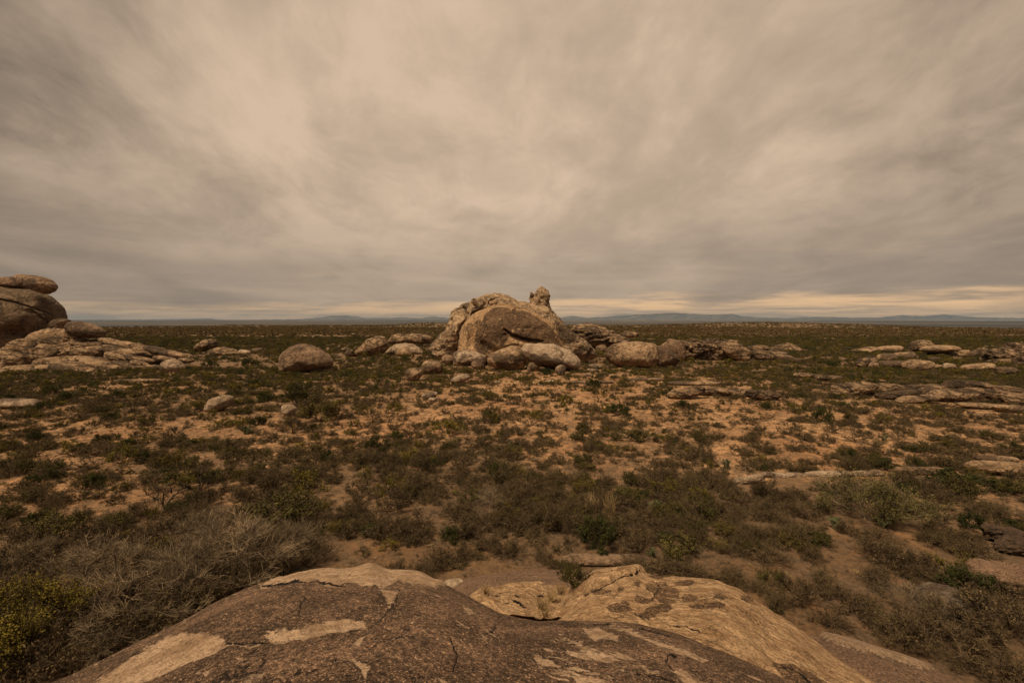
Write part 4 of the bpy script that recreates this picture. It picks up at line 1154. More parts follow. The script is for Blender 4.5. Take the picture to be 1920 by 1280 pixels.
class Ribbons:
    """collects thin tapering strips and small leaves as quads"""
    def __init__(self, rg):
        self.v, self.n, self.rg = [], 0, rg

    def strips(self, a, b, wa, wb):
        d = b - a
        d = d / (np.linalg.norm(d, axis=1)[:, None] + 1e-9)
        r = self.rg.normal(size=a.shape)
        s = np.cross(d, r)
        s /= np.linalg.norm(s, axis=1)[:, None] + 1e-9
        wa = np.broadcast_to(wa, len(a))[:, None] / 2
        wb = np.broadcast_to(wb, len(a))[:, None] / 2
        self.v.append(np.stack([a - s * wa, a + s * wa, b + s * wb, b - s * wb], 1).reshape(-1, 3))

    def leaves(self, p, size, elong=1.7, up=0.3):
        k = len(p)
        d = self.rg.normal(size=(k, 3))
        d[:, 2] = d[:, 2] * 0.8 + up
        d /= np.linalg.norm(d, axis=1)[:, None]
        s = np.cross(d, self.rg.normal(size=(k, 3)))
        s /= np.linalg.norm(s, axis=1)[:, None] + 1e-9
        sz = (size * self.rg.uniform(0.6, 1.4, k))[:, None]
        self.v.append(np.stack([p, p + d * sz * elong * 0.5 + s * sz * 0.5, p + d * sz * elong, p + d * sz * elong * 0.5 - s * sz * 0.5], 1).reshape(-1, 3))

    def mesh(self, name, mat):
        v = np.concatenate(self.v)
        f = np.arange(len(v)).reshape(-1, 4)
        o = mesh_np(name, v, f, mat, smooth_shade=False)
        COL.objects.unlink(o)
        me = o.data
        bpy.data.objects.remove(o)
        return me


def unit(v):
    return v / (np.linalg.norm(v, axis=1)[:, None] + 1e-9)


def shrub_meshes(seed, H=0.9, stems=12, subs=6, twigs=5, w=0.028, leaf=0, lsize=0.05, mat_t=None, mat_l=None, upright=0.0, bend=0.3, base_r=0.08, merge=False, hollow=0.45, shape=None, lift=0.0):
    """a bush of radius 1: stems from the base, side branches, twigs, leaves at the twig ends -> (branch mesh, leaf mesh)"""
    rg = np.random.default_rng(seed)
    T = Ribbons(rg)
    az = rg.uniform(0, 2 * math.pi, stems)
    el = np.arccos(rg.uniform(0.05 if not upright else upright, 0.98, stems))
    rad = rg.uniform(0.72, 1.0, stems)
    lob = 1 + 0.25 * np.sin(az * 2 + rg.uniform(0, 6)) + 0.15 * np.sin(az * 3 + rg.uniform(0, 6))
    tip = np.stack([np.sin(el) * np.cos(az) * rad * lob, np.sin(el) * np.sin(az) * rad * lob, np.cos(el) * rad * H + 0.12 * H], 1)
    base = np.stack([rg.normal(0, base_r, stems), rg.normal(0, base_r, stems), np.full(stems, -0.05)], 1)
    mid = base * 0.5 + tip * 0.5 + rg.normal(0, 0.09, (stems, 3))
    mid[:, 2] += bend * 0.22 * H
    T.strips(base, mid, w * 2.2, w * 1.5)
    T.strips(mid, tip, w * 1.5, w * 0.7)
    # side branches
    k = stems * subs
    i = np.repeat(np.arange(stems), subs)
    t = rg.uniform(hollow, 1.0, k)
    on1 = t < 0.5
    p = np.where(on1[:, None], base[i] + (mid[i] - base[i]) * (t * 2)[:, None], mid[i] + (tip[i] - mid[i]) * (t * 2 - 1)[:, None])
    d = unit(unit(tip[i] - mid[i]) + rg.normal(0, 0.75, (k, 3)))
    d[:, 2] = np.abs(d[:, 2]) * 0.8 + 0.05
    L = rg.uniform(0.22, 0.42, k)[:, None]
    q = p + unit(d) * L
    q[:, 2] = np.maximum(q[:, 2], 0.03)
    T.strips(p, q, w * 0.85, w * 0.5)
    # twigs
    n = k * twigs
    j = np.repeat(np.arange(k), twigs)
    t = rg.uniform(0.25, 1.0, n)[:, None]
    a = p[j] + (q[j] - p[j]) * t
    d = unit(unit(q[j] - p[j]) + rg.normal(0, 0.8, (n, 3)) + np.array([0, 0, 0.35]))
    b = a + d * rg.uniform(0.10, 0.24, n)[:, None]
    b[:, 2] = np.maximum(b[:, 2], 0.02)
    T.strips(a, b, w * 0.55, w * 0.25)
    lm = None
    if leaf:
        Lf = T if merge else Ribbons(rg)
        m_ = n * leaf
        c = np.repeat(np.arange(n), leaf)
        # leaves gather in clumps with gaps between
        keep = fbm(b * 2.6 + seed, 2) > -0.16
        c = c[keep[c]]
        tt = rg.uniform(0.2, 1.1, len(c))[:, None]
        lp = a[c] + (b[c] - a[c]) * tt + rg.normal(0, 0.025, (len(c), 3))
        lp[:, 2] += lift
        Lf.leaves(lp, lsize)
        if not merge:
            lm = Lf.mesh('foliage', mat_l)
    return T.mesh('branches', mat_t), lm


def joined(name, meshes):
    """one mesh with two material slots out of a branch mesh and a leaf mesh"""
    vs, fs, mi, base = [], [], [], 0
    me = bpy.data.meshes.new(name)
    for s, m in enumerate(meshes):
        co = np.empty(len(m.vertices) * 3, np.float32)
        m.vertices.foreach_get('co', co)
        vs.append(co.reshape(-1, 3))
        fs.append(np.arange(len(m.vertices)).reshape(-1, 4) + base)
        mi.append(np.full(len(m.vertices) // 4, s, np.int32))
        base += len(m.vertices)
        me.materials.append(m.materials[0])
    v, f, mi = np.concatenate(vs), np.concatenate(fs).astype(np.int32), np.concatenate(mi)
    me.vertices.add(len(v))
    me.vertices.foreach_set('co', v.ravel())
    me.loops.add(f.size)
    me.loops.foreach_set('vertex_index', f.ravel())
    me.polygons.add(len(f))
    me.polygons.foreach_set('loop_start', np.arange(0, f.size, 4, dtype=np.int32))
    me.polygons.foreach_set('loop_total', np.full(len(f), 4, np.int32))
    me.polygons.foreach_set('material_index', mi)
    me.update(calc_edges=True)
    return me


PROTO = {}
# near, detailed bushes
PROTO['dry'] = [shrub_meshes(200 + i, H=h, stems=22, subs=8, twigs=8, w=0.020, leaf=1, lsize=0.036, mat_t=M_TWIG, mat_l=M_DRYLEAF) for i, h in enumerate((0.75, 0.9, 0.65, 0.8, 1.0))]
PROTO['green'] = [shrub_meshes(220 + i, H=h, stems=18, subs=7, twigs=7, w=0.022, leaf=5, lsize=0.040, mat_t=M_BARK, mat_l=m) for i, (h, m) in enumerate(((0.85, M_GREEN), (1.0, M_GREEN), (0.75, M_GREEN)))]
PROTO['dark'] = [shrub_meshes(240 + i, H=h, stems=18, subs=7, twigs=7, w=0.022, leaf=6, lsize=0.042, mat_t=M_BARK, mat_l=M_DKGREEN) for i, h in enumerate((0.8, 1.0))]
PROTO['yellow'] = [shrub_meshes(250 + i, H=h, stems=13, subs=7, twigs=6, w=0.022, leaf=4, lsize=0.042, mat_t=M_BARK, mat_l=M_YELLOW) for i, h in enumerate((1.0, 0.85))]
PROTO['bare'] = [shrub_meshes(260 + i, H=h, stems=20, subs=13, twigs=16, w=0.0105, leaf=0, mat_t=M_TWIGPALE, bend=0.8, upright=0.1) for i, h in enumerate((1.0, 0.85, 1.15))]
PROTO['thorn'] = [shrub_meshes(270 + i, H=1.15, stems=6, subs=8, twigs=5, w=0.045, leaf=0, mat_t=M_BARK, bend=0.6, upright=0.2, hollow=0.3) for i in range(2)]
PROTO['feather'] = [shrub_meshes(280, H=1.0, stems=30, subs=10, twigs=10, w=0.012, leaf=4, lsize=0.022, mat_t=M_TWIGPALE, mat_l=M_FEATHER, upright=0.1)]
PROTO['bigtree'] = [shrub_meshes(284 + i, H=1.05, stems=24, subs=12, twigs=9, w=0.018, leaf=9, lsize=0.020, mat_t=M_BARK, mat_l=m, hollow=0.55) for i, m in enumerate((M_YELLOW, M_DKGREEN))]
PROTO['grass'] = [shrub_meshes(290 + i, H=1.2, stems=70, subs=1, twigs=1, w=0.022, leaf=0, mat_t=M_STRAW, upright=0.35, hollow=0.3) for i in range(2)]


def plant(name, kind, x, y, r, label, cat, group=None, v=0, h=None, rot=None, z=None, parts=True, crown='foliage', wood='branches'):
    """a bush as an object of its own: branches and foliage are its parts"""
    rg = random.Random(int(x * 977 + y * 131 + r * 53))
    rot = rg.uniform(0, 6.28) if rot is None else rot
    meshes = PROTO[kind][v % len(PROTO[kind])]
    zz = h1(x, y) - 0.02 if z is None else z
    sc = (r * rg.uniform(0.92, 1.08), r * rg.uniform(0.92, 1.08), r * (h or rg.uniform(0.7, 1.3)))
    if parts and meshes[1] is not None:
        t = empty(name, (x, y, zz), label, cat, group)
        t.rotation_euler = (0, 0, rot)
        t.scale = sc
        for nm, m in ((wood, meshes[0]), (crown, meshes[1])):
            c = bpy.data.objects.new(nm, m)
            COL.objects.link(c)
            c.parent = t
        return t
    if meshes[1] is not None:
        key = ('j', kind, v % len(PROTO[kind]))
        if key not in PROTO:
            PROTO[key] = joined(name, meshes)
        m = PROTO[key]
    else:
        m = meshes[0]
    o = bpy.data.objects.new(name, m)
    COL.objects.link(o)
    o.location, o.rotation_euler, o.scale = (x, y, zz), (0, 0, rot), sc
    return tag(o, label, cat, group)


USED = []


def at_px(name, kind, px, py, wpx, label, cat='shrub', v=0, h=None, **kw):
    """py is the row where the bush meets the ground, wpx its width"""
    x, y = ground_at(px, py)
    r = wpx / 2 / F * math.hypot(1, 12 / float(y)) * float(y)
    USED.append((float(x), float(y), r * 0.8))
    return plant(name, kind, float(x), float(y), r, label, cat, v=v, h=h, **kw)


N = at_px
# the bushes that stand out one by one
N('acacia_tree', 'bigtree', 50, 1232, 190, 'large rounded yellow-green tree in the bottom left corner', 'tree', v=0, h=1.0, crown='crown', wood='trunk')
N('green_shrub', 'green', 330, 1150, 120, 'fresh green shrub under bleached bare branches, close to the left flank of the crusted dome', v=0)
N('bare_tree', 'bare', 455, 1090, 230, 'wide bleached leafless tree, nearest the left end of the crusted dome crest', 'tree', v=0, h=0.75)
N('bare_tree', 'bare', 345, 1125, 220, 'bleached leafless tree behind the left flank of the crusted dome, second from its crest', 'tree', v=1, h=0.8)
N('bare_tree', 'bare', 270, 1185, 200, 'bleached leafless tree lowest down along the left flank of the crusted dome', 'tree', v=2, h=0.8)
N('bare_tree', 'bare', 545, 1052, 130, 'bleached leafless tree at the bare soil clearing left of centre', 'tree', v=2, h=0.8)
N('bare_tree', 'bare', 190, 1240, 170, 'leafless grey tree in the bottom left corner, right of the yellow-green tree', 'tree', v=1, h=0.7)
N('bare_tree', 'bare', 380, 1010, 120, 'grey leafless tree behind the row of bleached trees on the left', 'tree', v=0, h=0.8)
N('bare_tree', 'bare', 60, 1075, 130, 'grey leafless tree just behind the large yellow-green tree', 'tree', v=1, h=0.8)
N('bare_tree', 'bare', 195, 1080, 150, 'grey leafless tree between the yellow-green tree and the row of bleached trees', 'tree', v=2, h=0.75)
N('olive_shrub', 'green', 525, 985, 130, 'broad olive green shrub above the bare soil clearing left of centre', v=1, h=0.8)
N('yellow_shrub', 'yellow', 580, 925, 70, 'yellowish shrub behind the broad olive shrub', v=1)
N('thorn_tree', 'thorn', 305, 945, 70, 'dark leafless thorn tree on the sand at left', 'tree', v=0, h=1.0)
N('thorn_tree', 'thorn', 372, 918, 60, 'dark thorn tree with sparse twigs right of the leafless one at left', 'tree', v=1)
N('yellow_shrub', 'yellow', 350, 910, 66, 'small golden shrub among dark twigs at left', v=0, h=0.8)
N('yellow_shrub', 'yellow', 228, 868, 56, 'yellow-green bush on the left sand, tallest thing of its row', v=0, h=1.1)
N('olive_shrub', 'green', 112, 1010, 90, 'olive shrub before the sand strip at the far left', v=2)
N('yellow_shrub', 'yellow', 763, 855, 52, 'small bright yellow bush in the dry scrub left of centre', v=1, h=0.75)
N('green_shrub', 'green', 912, 748, 40, 'round fresh green bush below the egg-like boulder', v=0, h=0.9)
N('green_shrub', 'dark', 1113, 726, 38, 'dark green bush below the gap between the long and the big broad boulder', v=0, h=0.85)
N('olive_shrub', 'yellow', 998, 784, 46, 'yellowish bush on the sand straight below the long boulder', v=1, h=0.8)
N('green_shrub', 'dark', 1160, 776, 50, 'dark green bush with a dry right half on the sand right of centre', v=1, h=0.8)
N('green_shrub', 'green', 1198, 826, 62, 'wide green bush on the sand right of centre, nearer than the dark one', v=2, h=0.8)
N('green_shrub', 'dark', 1542, 790, 42, 'rounded dark bush on orange sand below the broad low ledge', v=0)
N('green_shrub', 'dark', 1024, 703, 30, 'green bush growing at the foot of the long boulder', v=0, h=0.8, parts=False)
N('green_shrub', 'dark', 832, 673, 44, 'tall green bushes at the left foot of the great dome, right one', v=0, h=1.1)
N('green_shrub', 'green', 806, 672, 36, 'tall green bushes at the left foot of the great dome, left one', v=1, h=0.9)
N('green_shrub', 'green', 876, 702, 26, 'green bush in front of the broad mottled boulder', v=1, parts=False)
N('green_shrub', 'green', 916, 716, 30, 'low green bush just below the egg-like boulder', v=2, parts=False)
N('yellow_shrub', 'yellow', 834, 726, 30, 'yellowish bush left of the flat leaf-shaped boulder', v=1, parts=False)
N('green_shrub', 'dark', 1205, 640, 22, 'dark bush beside the lone flat rock behind the big broad boulder', v=1, h=1.0, parts=False) if False else None
N('olive_shrub', 'green', 598, 788, 84, 'tall rounded olive bush, largest of the clump left of centre', v=0, h=1.0)
N('olive_shrub', 'green', 556, 758, 60, 'olive bush behind the largest bush of the clump left of centre', v=1)
N('yellow_shrub', 'yellow', 684, 776, 42, 'yellow-green bush with dark stems, right of the tall olive bush', v=0, h=0.9)
N('yellow_shrub', 'yellow', 742, 768, 42, 'yellow-green bush standing at the edge of the bare sand band', v=1, h=0.9)
N('dry_shrub', 'dry', 548, 810, 46, 'grey twiggy bush with visible stems at the edge of the sand band', v=4, h=1.1)
N('olive_shrub', 'yellow', 448, 800, 46, 'olive yellow bush right of and below the tilted pale boulder', v=0, h=0.8)
N('olive_shrub', 'green', 368, 770, 52, 'dense olive bush touching the left side of the tilted pale boulder', v=2, h=0.8)
N('olive_shrub', 'yellow', 410, 800, 40, 'small olive yellow bush straight below the tilted pale boulder', v=1, h=0.8)
N('thorn_tree', 'thorn', 330, 812, 40, 'small pale-stemmed leafless thorn tree on the left sand', 'tree', v=1)
N('olive_shrub', 'yellow', 843, 808, 76, 'wide yellow-green bush at the top edge of the dry scrub in the centre', v=1, h=0.7)
N('green_shrub', 'feather', 1632, 980, 150, 'large feathery grey-green bush in front of the narrow ledges at right', v=0, h=1.0)
N('green_shrub', 'dark', 1800, 916, 100, 'dense dark green bush between two pale ledges at right', v=0, h=0.65)
N('green_shrub', 'dark', 1663, 882, 36, 'small dark green bush behind the feathery bush', v=1)
N('green_shrub', 'dark', 1120, 1030, 72, 'dense dark green bush rising behind the log-like ledge', v=1, h=1.4)
N('grass_clump', 'grass', 1108, 965, 34, 'tall pale straw plume above the dark green bush, left plume', 'grass', v=0, h=2.0)
N('grass_clump', 'grass', 1144, 975, 38, 'tall pale straw plume above the dark green bush, right plume', 'grass', v=1, h=2.4)
N('olive_shrub', 'green', 1268, 1042, 92, 'round olive bush with a dark base, right of the dense dark green bush', v=0, h=0.85)
N('dry_shrub', 'dry', 1200, 1035, 70, 'grey bush pressed between the dark green bush and the round olive bush', v=0)
N('green_shrub', 'green', 690, 905 + 12, 0.1, 'x', v=0) if False else None
N('olive_shrub', 'green', 882, 940, 56, 'olive bush with a yellowish crown in the dense dry scrub of the centre', v=1)
N('bare_tree', 'bare', 925, 958, 70, 'pale twiggy leafless bush in the dense dry scrub of the centre', 'tree', v=2, h=1.0)
N('dry_shrub', 'dry', 745, 955, 66, 'isolated dome-shaped dry bush beside the bare soil left of centre', v=1, h=1.1)
N('yellow_shrub', 'yellow', 1780, 1080, 74, 'yellow-green bush above the pale grey boulder at lower right', v=0, h=0.9)
N('green_shrub', 'dark', 1815, 1120, 84, 'dark green bush beside the pale grey boulder at lower right', v=1, h=0.9)
N('bare_tree', 'thorn', 1770, 1180, 110, 'dark leafless tree in front of the pale grey boulder', 'tree', v=0, h=0.8)
N('bare_tree', 'bare', 1720, 1160, 110, 'grey leafless tree left of the pale grey boulder', 'tree', v=1, h=0.8)
for q_, (a_, b_q, w_, lab) in enumerate(((1700, 1205, 110, 'dense dark twiggy shrub below and left of the pale grey boulder'), (1800, 1215, 130, 'dense dark twiggy shrub straight below the pale grey boulder'), (1900, 1180, 120, 'dark twiggy shrub at the right edge below the wide tan slab'), (1880, 1130, 90, 'dark shrub touching the lower edge of the wide tan slab'), (1640, 1060, 80, 'dark shrub on brown soil left of the wide tan slab'))):
    N('dry_shrub', 'dry', a_, b_q, w_, lab, v=q_, h=1.0)
N('dry_shrub', 'dry', 1600, 1150, 90, 'dark rounded dry bush on the brown soil at lower right', v=2, h=0.9)
N('dry_shrub', 'dry', 1500, 1130, 80, 'dry bush nearest the right shoulder of the tan dome', v=3, h=1.0)
N('dry_shrub', 'dry', 1860, 1200, 130, 'large dark dry bush in the bottom right corner', v=4, h=0.9)
N('dry_shrub', 'dry', 1770, 1238, 60, 'low dark tuft of a bush beyond the smooth brown slab', v=0, h=0.6)
N('green_shrub', 'dark', 1650, 682 + 8, 30, 'dark bush before the left rocks of the right-hand group', v=1, parts=False) if False else None
_rt = random.Random(9)
THICK = [(20, 1270, 120), (110, 1150, 110), (150, 1060, 90), (230, 1040, 90), (120, 1180, 120), (240, 1130, 110), (300, 1070, 100), (420, 1040, 90), (480, 1030, 90), (400, 1130, 120), (480, 1110, 110), (330, 1170, 130), (250, 1210, 120),
         (190, 1190, 120), (150, 1255, 130), (60, 1030, 80), (20, 1090, 110), (310, 1010, 80), (520, 1085, 90), (585, 1060, 70), (90, 1270, 110), (350, 1060, 90)]
PLACE = ['in the bottom left corner', 'behind the large yellow-green tree', 'left of the row of bleached trees', 'in the thicket behind the bleached trees', 'in the dark thicket under the yellow-green tree', 'between the bleached trees, left part', 'between the bleached trees, upper part',
         'behind the widest bleached tree', 'behind the right end of the bleached trees', 'under the widest bleached tree', 'at the right foot of the widest bleached tree', 'under the second bleached tree', 'above the lowest bleached tree', 'right of the yellow-green tree, middle height',
         'right of the yellow-green tree, lowest', 'on the far left behind the thicket', 'at the left edge above the yellow-green tree', 'at the back of the thicket, centre', 'just above the crest end of the crusted dome', 'at the bare clearing, right end of the thicket', 'at the foot of the yellow-green tree', 'in the middle of the thicket at left']
for (a, b, c), pl in zip(THICK, PLACE):
    N('dry_shrub', 'dry', a, b, c, 'dark twiggy shrub ' + pl, v=_rt.randrange(5), h=_rt.uniform(0.9, 1.3))
for a_, b_q, w_, lab in ((1175, 1072, 60, 'low dark shrub in the shade of the log-like ledge, left one'), (1250, 1078, 70, 'low dark shrub right of the log-like ledge'), (1300, 1085, 70, 'dark twiggy shrub behind the crest of the tan dome'), (1365, 1100, 70, 'dark twiggy shrub just right of the tan dome crest'),
                       (1050, 1066, 40, 'low dark shrub at the left tip of the log-like ledge'), (1420, 1112, 60, 'dark shrub beyond the right slope of the tan dome'), (1440, 1060, 70, 'dry shrub on brown soil right of the log-like ledge'), (1560, 1180, 60, 'dark low shrub just above the smooth slab crest'),
                       (1690, 1200, 90, 'dark bush beyond the middle of the smooth slab'), (1890, 1270, 110, 'dark twiggy shrub lowest in the bottom right corner'), (1650, 1100, 70, 'dry shrub on open brown soil left of the pale grey boulder')):
    N('dry_shrub', 'dry', a_, b_q, w_, lab, v=int(a_) % 5, h=0.8)
# the little shrub and the dry grass growing in the gap between the nearest rocks
bpy.context.view_layer.update()
_dg = bpy.context.evaluated_depsgraph_get()


def rock_at(px, py):
    rx, rz = ray(px, py)
    d = Vector((float(rx), 1.0, float(rz))).normalized()
    ok_, loc, *_r = scene.ray_cast(_dg, Vector((0, 0, CAM_H)), d)
    return loc


q = rock_at(1078, 1100)
print('gap shrub', q)
plant('green_shrub', 'green', q.x, q.y, 0.040 * q.y, 'small leafy green shrub growing in the rock gap between the two nearest domes', 'shrub', v=1, h=1.35, z=q.z - 0.03)
for gx, gy, gr, lab in ((1016, 1142, 0.030, 'dry straw-coloured grass filling the gap between the nearest domes, largest tuft'), (1034, 1126, 0.026, 'dry grass tuft in the rock gap, second from the small green shrub'), (1052, 1114, 0.024, 'dry grass tuft in the rock gap nearest the small green shrub'),
                        (1000, 1156, 0.022, 'lowest dry grass tuft in the rock gap, against the dark crusted dome'), (912, 1112, 0.020, 'small dry grass tuft on the layered ledge, left of the rock gap'), (1022, 1156, 0.022, 'dry grass tuft at the left edge of the bare tan dome')):
    q = rock_at(gx, gy)
    plant('grass_tuft', 'grass', q.x, q.y, gr * q.y, lab, 'grass', v=int(gx) % 2, h=1.0, z=q.z - 0.03)


def cactus(x, y, s, label):
    s = s * 0.62
    """prickly pear: flat oval pads growing from one another"""
    rg = np.random.default_rng(int(abs(x) * 31 + y * 17))
    t = empty('prickly_pear', (x, y, h1(x, y)), label, 'cactus', None)
    v0, f0 = icosphere(2)
    todo = [(np.array([rg.normal(0, .12), rg.normal(0, .12), 0.0]), rg.uniform(-0.5, 0.5), rg.uniform(0, 6.28), 0) for _ in range(4)]
    while todo:
        p, lean, a, lv = todo.pop()
        L = 0.34 * (0.85 ** lv)
        ax = np.array([math.sin(lean) * math.cos(a), math.sin(lean) * math.sin(a), math.cos(lean)])
        s1 = np.cross(ax, [math.sin(a), -math.cos(a), 0.3])
        s1 /= np.linalg.norm(s1)
        s2 = np.cross(ax, s1)
        v = p + (v0[:, 2:3] + 1) * 0.5 * L * ax + v0[:, 0:1] * s1 * L * 0.36 + v0[:, 1:2] * s2 * L * 0.07
        mesh_np('pad', v * s, f0, M_CACTUS, parent=t)
        if lv < 2:
            for _ in range(2):
                todo.append((p + ax * L * 0.93, lean + rg.normal(0, 0.5), a + rg.normal(0, 0.5), lv + 1))
    return t


for cx_, cy_, cs_, lab in [(1362, 880, 1.5, 'pale prickly pear cactus on the sand right of centre'), (1228, 963, 1.6, 'green prickly pear in the dry scrub above the round olive bush'), (1568, 998, 1.5, 'prickly pear on brown soil below the feathery bush, left one'),
                           (1653, 995, 1.6, 'prickly pear on brown soil below the feathery bush, right one'), (1224, 962 + 90, 1.2, 'small pale prickly pear beside the log-like ledge'), (463, 812, 1.8, 'blue-grey prickly pear below the olive yellow bushes at left'),
                           (1655, 825, 1.4, 'prickly pear on the orange sand at right'), (1590, 875, 1.2, 'prickly pear just above the long narrow ledge'), (960, 835, 1.2, 'small prickly pear on the sand just right of centre')]:
    X_, Y_ = ground_at(cx_, cy_)
    cactus(float(X_), float(Y_), cs_, lab)

# ---- the rest of the scrub: scattered by how dense the photo's cover is
rg = np.random.default_rng(77)


def blocked(x, y, r):
    for fx, fy, fa, fb in FOOT:
        if ((x - fx) / (fa + r * 0.6)) ** 2 + ((y - fy) / (fb + r * 0.6)) ** 2 < 1:
            return True
    for ux, uy, ur in USED:
        if (x - ux) ** 2 + (y - uy) ** 2 < (ur + r * 0.3) ** 2:
            return True
    return False


def scatter(d0, d1, dens, rlo, rhi, clump, thr=0.0):
    """random points in view between two distances; cover follows the density table and small clumps"""
    area = 2 * 1.22 * 0.5 * (d1 * d1 - d0 * d0)
    n = int(area * dens)
    y = np.sqrt(rg.uniform(d0 * d0, d1 * d1, n))
    x = y * rg.uniform(-1.22, 1.22, n)
    v = veg_at(x, y)
    c = fbm(P3(x / clump, y / clump, 2.0), 3)
    k = rg.uniform(0, 1, n) < np.clip((v - 0.24) * 1.15 + c * 1.7, 0.03, 0.92)
    x, y, v = x[k], y[k], v[k]
    r = rlo + (rhi - rlo) * rg.beta(1.5, 2.8, len(x)) * (0.55 + 0.65 * v)
    return x, y, r


xs, ys, rs_ = [], [], []
for a in ((17.5, 45, 2.4, 0.26, 1.15, 3.4), (45, 110, 1.45, 0.27, 1.15, 4.5), (110, 300, 0.34, 0.45, 1.7, 22), (300, 620, 0.055, 0.8, 2.6, 50), (620, 1250, 0.0125, 1.1, 2.7, 90)):
    a_, b_2, c_ = scatter(*a)
    xs.append(a_)
    ys.append(b_2)
    rs_.append(c_)
xs, ys, rs_ = np.concatenate(xs), np.concatenate(ys), np.concatenate(rs_)
ppx, ppy = project(xs, ys, 0.0)
# near rock domes stand in front of some of the nearest ground
hid = (ppy > np.interp(ppx, [a for a, b in FORE_KEYS], [b for a, b in FORE_KEYS]) + 14) | ((ppy > np.interp(ppx, [a for a, b in TAN_KEYS], [b for a, b in TAN_KEYS]) + 14) & (ppx > 1005)) | ((ppy > np.interp(ppx, [a for a, b in SM_KEYS], [b for a, b in SM_KEYS]) + 8) & (ppx > 1500))
hid |= (ppx > 850) & (ppx < 1300) & (ppy > 1062)
ok = np.array([not blocked(x, y, r) if y < 260 else True for x, y, r in zip(xs, ys, rs_)]) & ~hid & (np.hypot(xs, ys) > 17)
xs, ys, rs_, ppx, ppy = xs[ok], ys[ok], rs_[ok], ppx[ok], ppy[ok]
# kinds: the far and left scrub is greener, the middle and right is dry
grn = np.clip(0.14 + 0.62 * smooth(-ppy, -790, -690) + 0.10 * smooth(-ppx, -900, -200) * smooth(-ppy, -1000, -800), 0, 0.82)
u = rg.uniform(0, 1, len(xs))
hue = fbm(P3(xs / 14, ys / 14, 7.0), 2) * 0.35
kinds = np.where(u + hue < grn * 0.55, 1, np.where(u + hue < grn * 0.80, 2, np.where(u + hue < grn, 3, 0)))      # 0 dry 1 olive 2 dark 3 yellow
app = rs_ / ys * np.where(kinds == 0, 1.0, 1.0)
order = np.argsort(-app)
KN = {0: ('dry_shrub', 'dry'), 1: ('olive_shrub', 'green'), 2: ('green_shrub', 'dark'), 3: ('yellow_shrub', 'yellow')}
CAP = {0: 280, 1: 110, 2: 70, 3: 40}
cnt = {0: 0, 1: 0, 2: 0, 3: 0}
LAND = [('the large yellow-green tree', 50, 1180), ('the row of bleached leafless trees', 400, 1070), ('the bare soil clearing', 640, 1010), ('the broad olive shrub', 525, 950), ('the leafless left thorn tree', 305, 930),
        ('the tall yellow-green left bush', 228, 850), ('the small bright yellow bush', 763, 840), ('the tall olive bush left of centre', 598, 770), ('the tilted pale boulder', 410, 757), ('the large dark brown boulder', 575, 690), ('the layered left outcrop', 180, 690),
        ('the pale slab at the left edge', 40, 755), ('the pale loaf-shaped stone', 806, 742), ('the round fresh green bush', 912, 740), ('the long boulder', 1050, 690), ('the big broad boulder', 1190, 690), ('the dark bush with a dry half', 1160, 770),
        ('the wide green bush right of centre', 1198, 815), ('the furrowed ledge right of centre', 1350, 740), ('the broad low ledge at right', 1680, 735), ('the round dark bush on orange sand', 1542, 780), ('the pale prickly pear', 1362, 875), ('the long narrow ledge', 1480, 890),
        ('the feathery bush', 1632, 940), ('the dark bush between two ledges', 1800, 890), ('the curved pale ledge', 1880, 1010), ('the straw plumes', 1125, 940), ('the log-like ledge', 1140, 1045), ('the round olive bush', 1268, 1000),
        ('the wide yellow-green central bush', 843, 795), ('the pale twiggy central bush', 925, 930), ('the dome-shaped dry bush', 745, 920), ('the half-hidden pale grey boulder', 1775, 1130), ('the tan dome right shoulder', 1480, 1140), ('the yellowish bush on sand', 998, 775),
        ('the long jagged ridge', 1340, 680), ('the right-hand rock group', 1720, 690), ('the thick furrowed ledge', 1860, 750), ('the wide flat tan slab', 1880, 1080), ('the crest of the crusted dome', 720, 1060)]
LOOK = {0: 'dry shrub', 1: 'olive shrub', 2: 'dark green shrub', 3: 'yellow-green shrub'}
ORD = ['first', 'second', 'third', 'fourth', 'fifth', 'sixth', 'seventh', 'eighth', 'ninth', 'tenth', 'eleventh', 'twelfth', 'thirteenth', 'fourteenth', 'fifteenth', 'sixteenth', 'seventeenth', 'eighteenth', 'nineteenth', 'twentieth'] + ['last'] * 60


def where_of(px, py):
    d = [math.hypot(px - a, (py - b) * 1.6) for _, a, b in LAND]
    i = int(np.argmin(d))
    nm, a, b = LAND[i]
    dx, dy = px - a, (py - b) * 1.6
    if abs(dx) > 2.2 * abs(dy):
        side = 'right of' if dx > 0 else 'left of'
    elif abs(dy) > 2.2 * abs(dx):
        side = 'in front of' if dy > 0 else 'behind'
    else:
        side = ('in front and ' if dy > 0 else 'behind and ') + ('right of' if dx > 0 else 'left of')
    return side + ' ' + nm


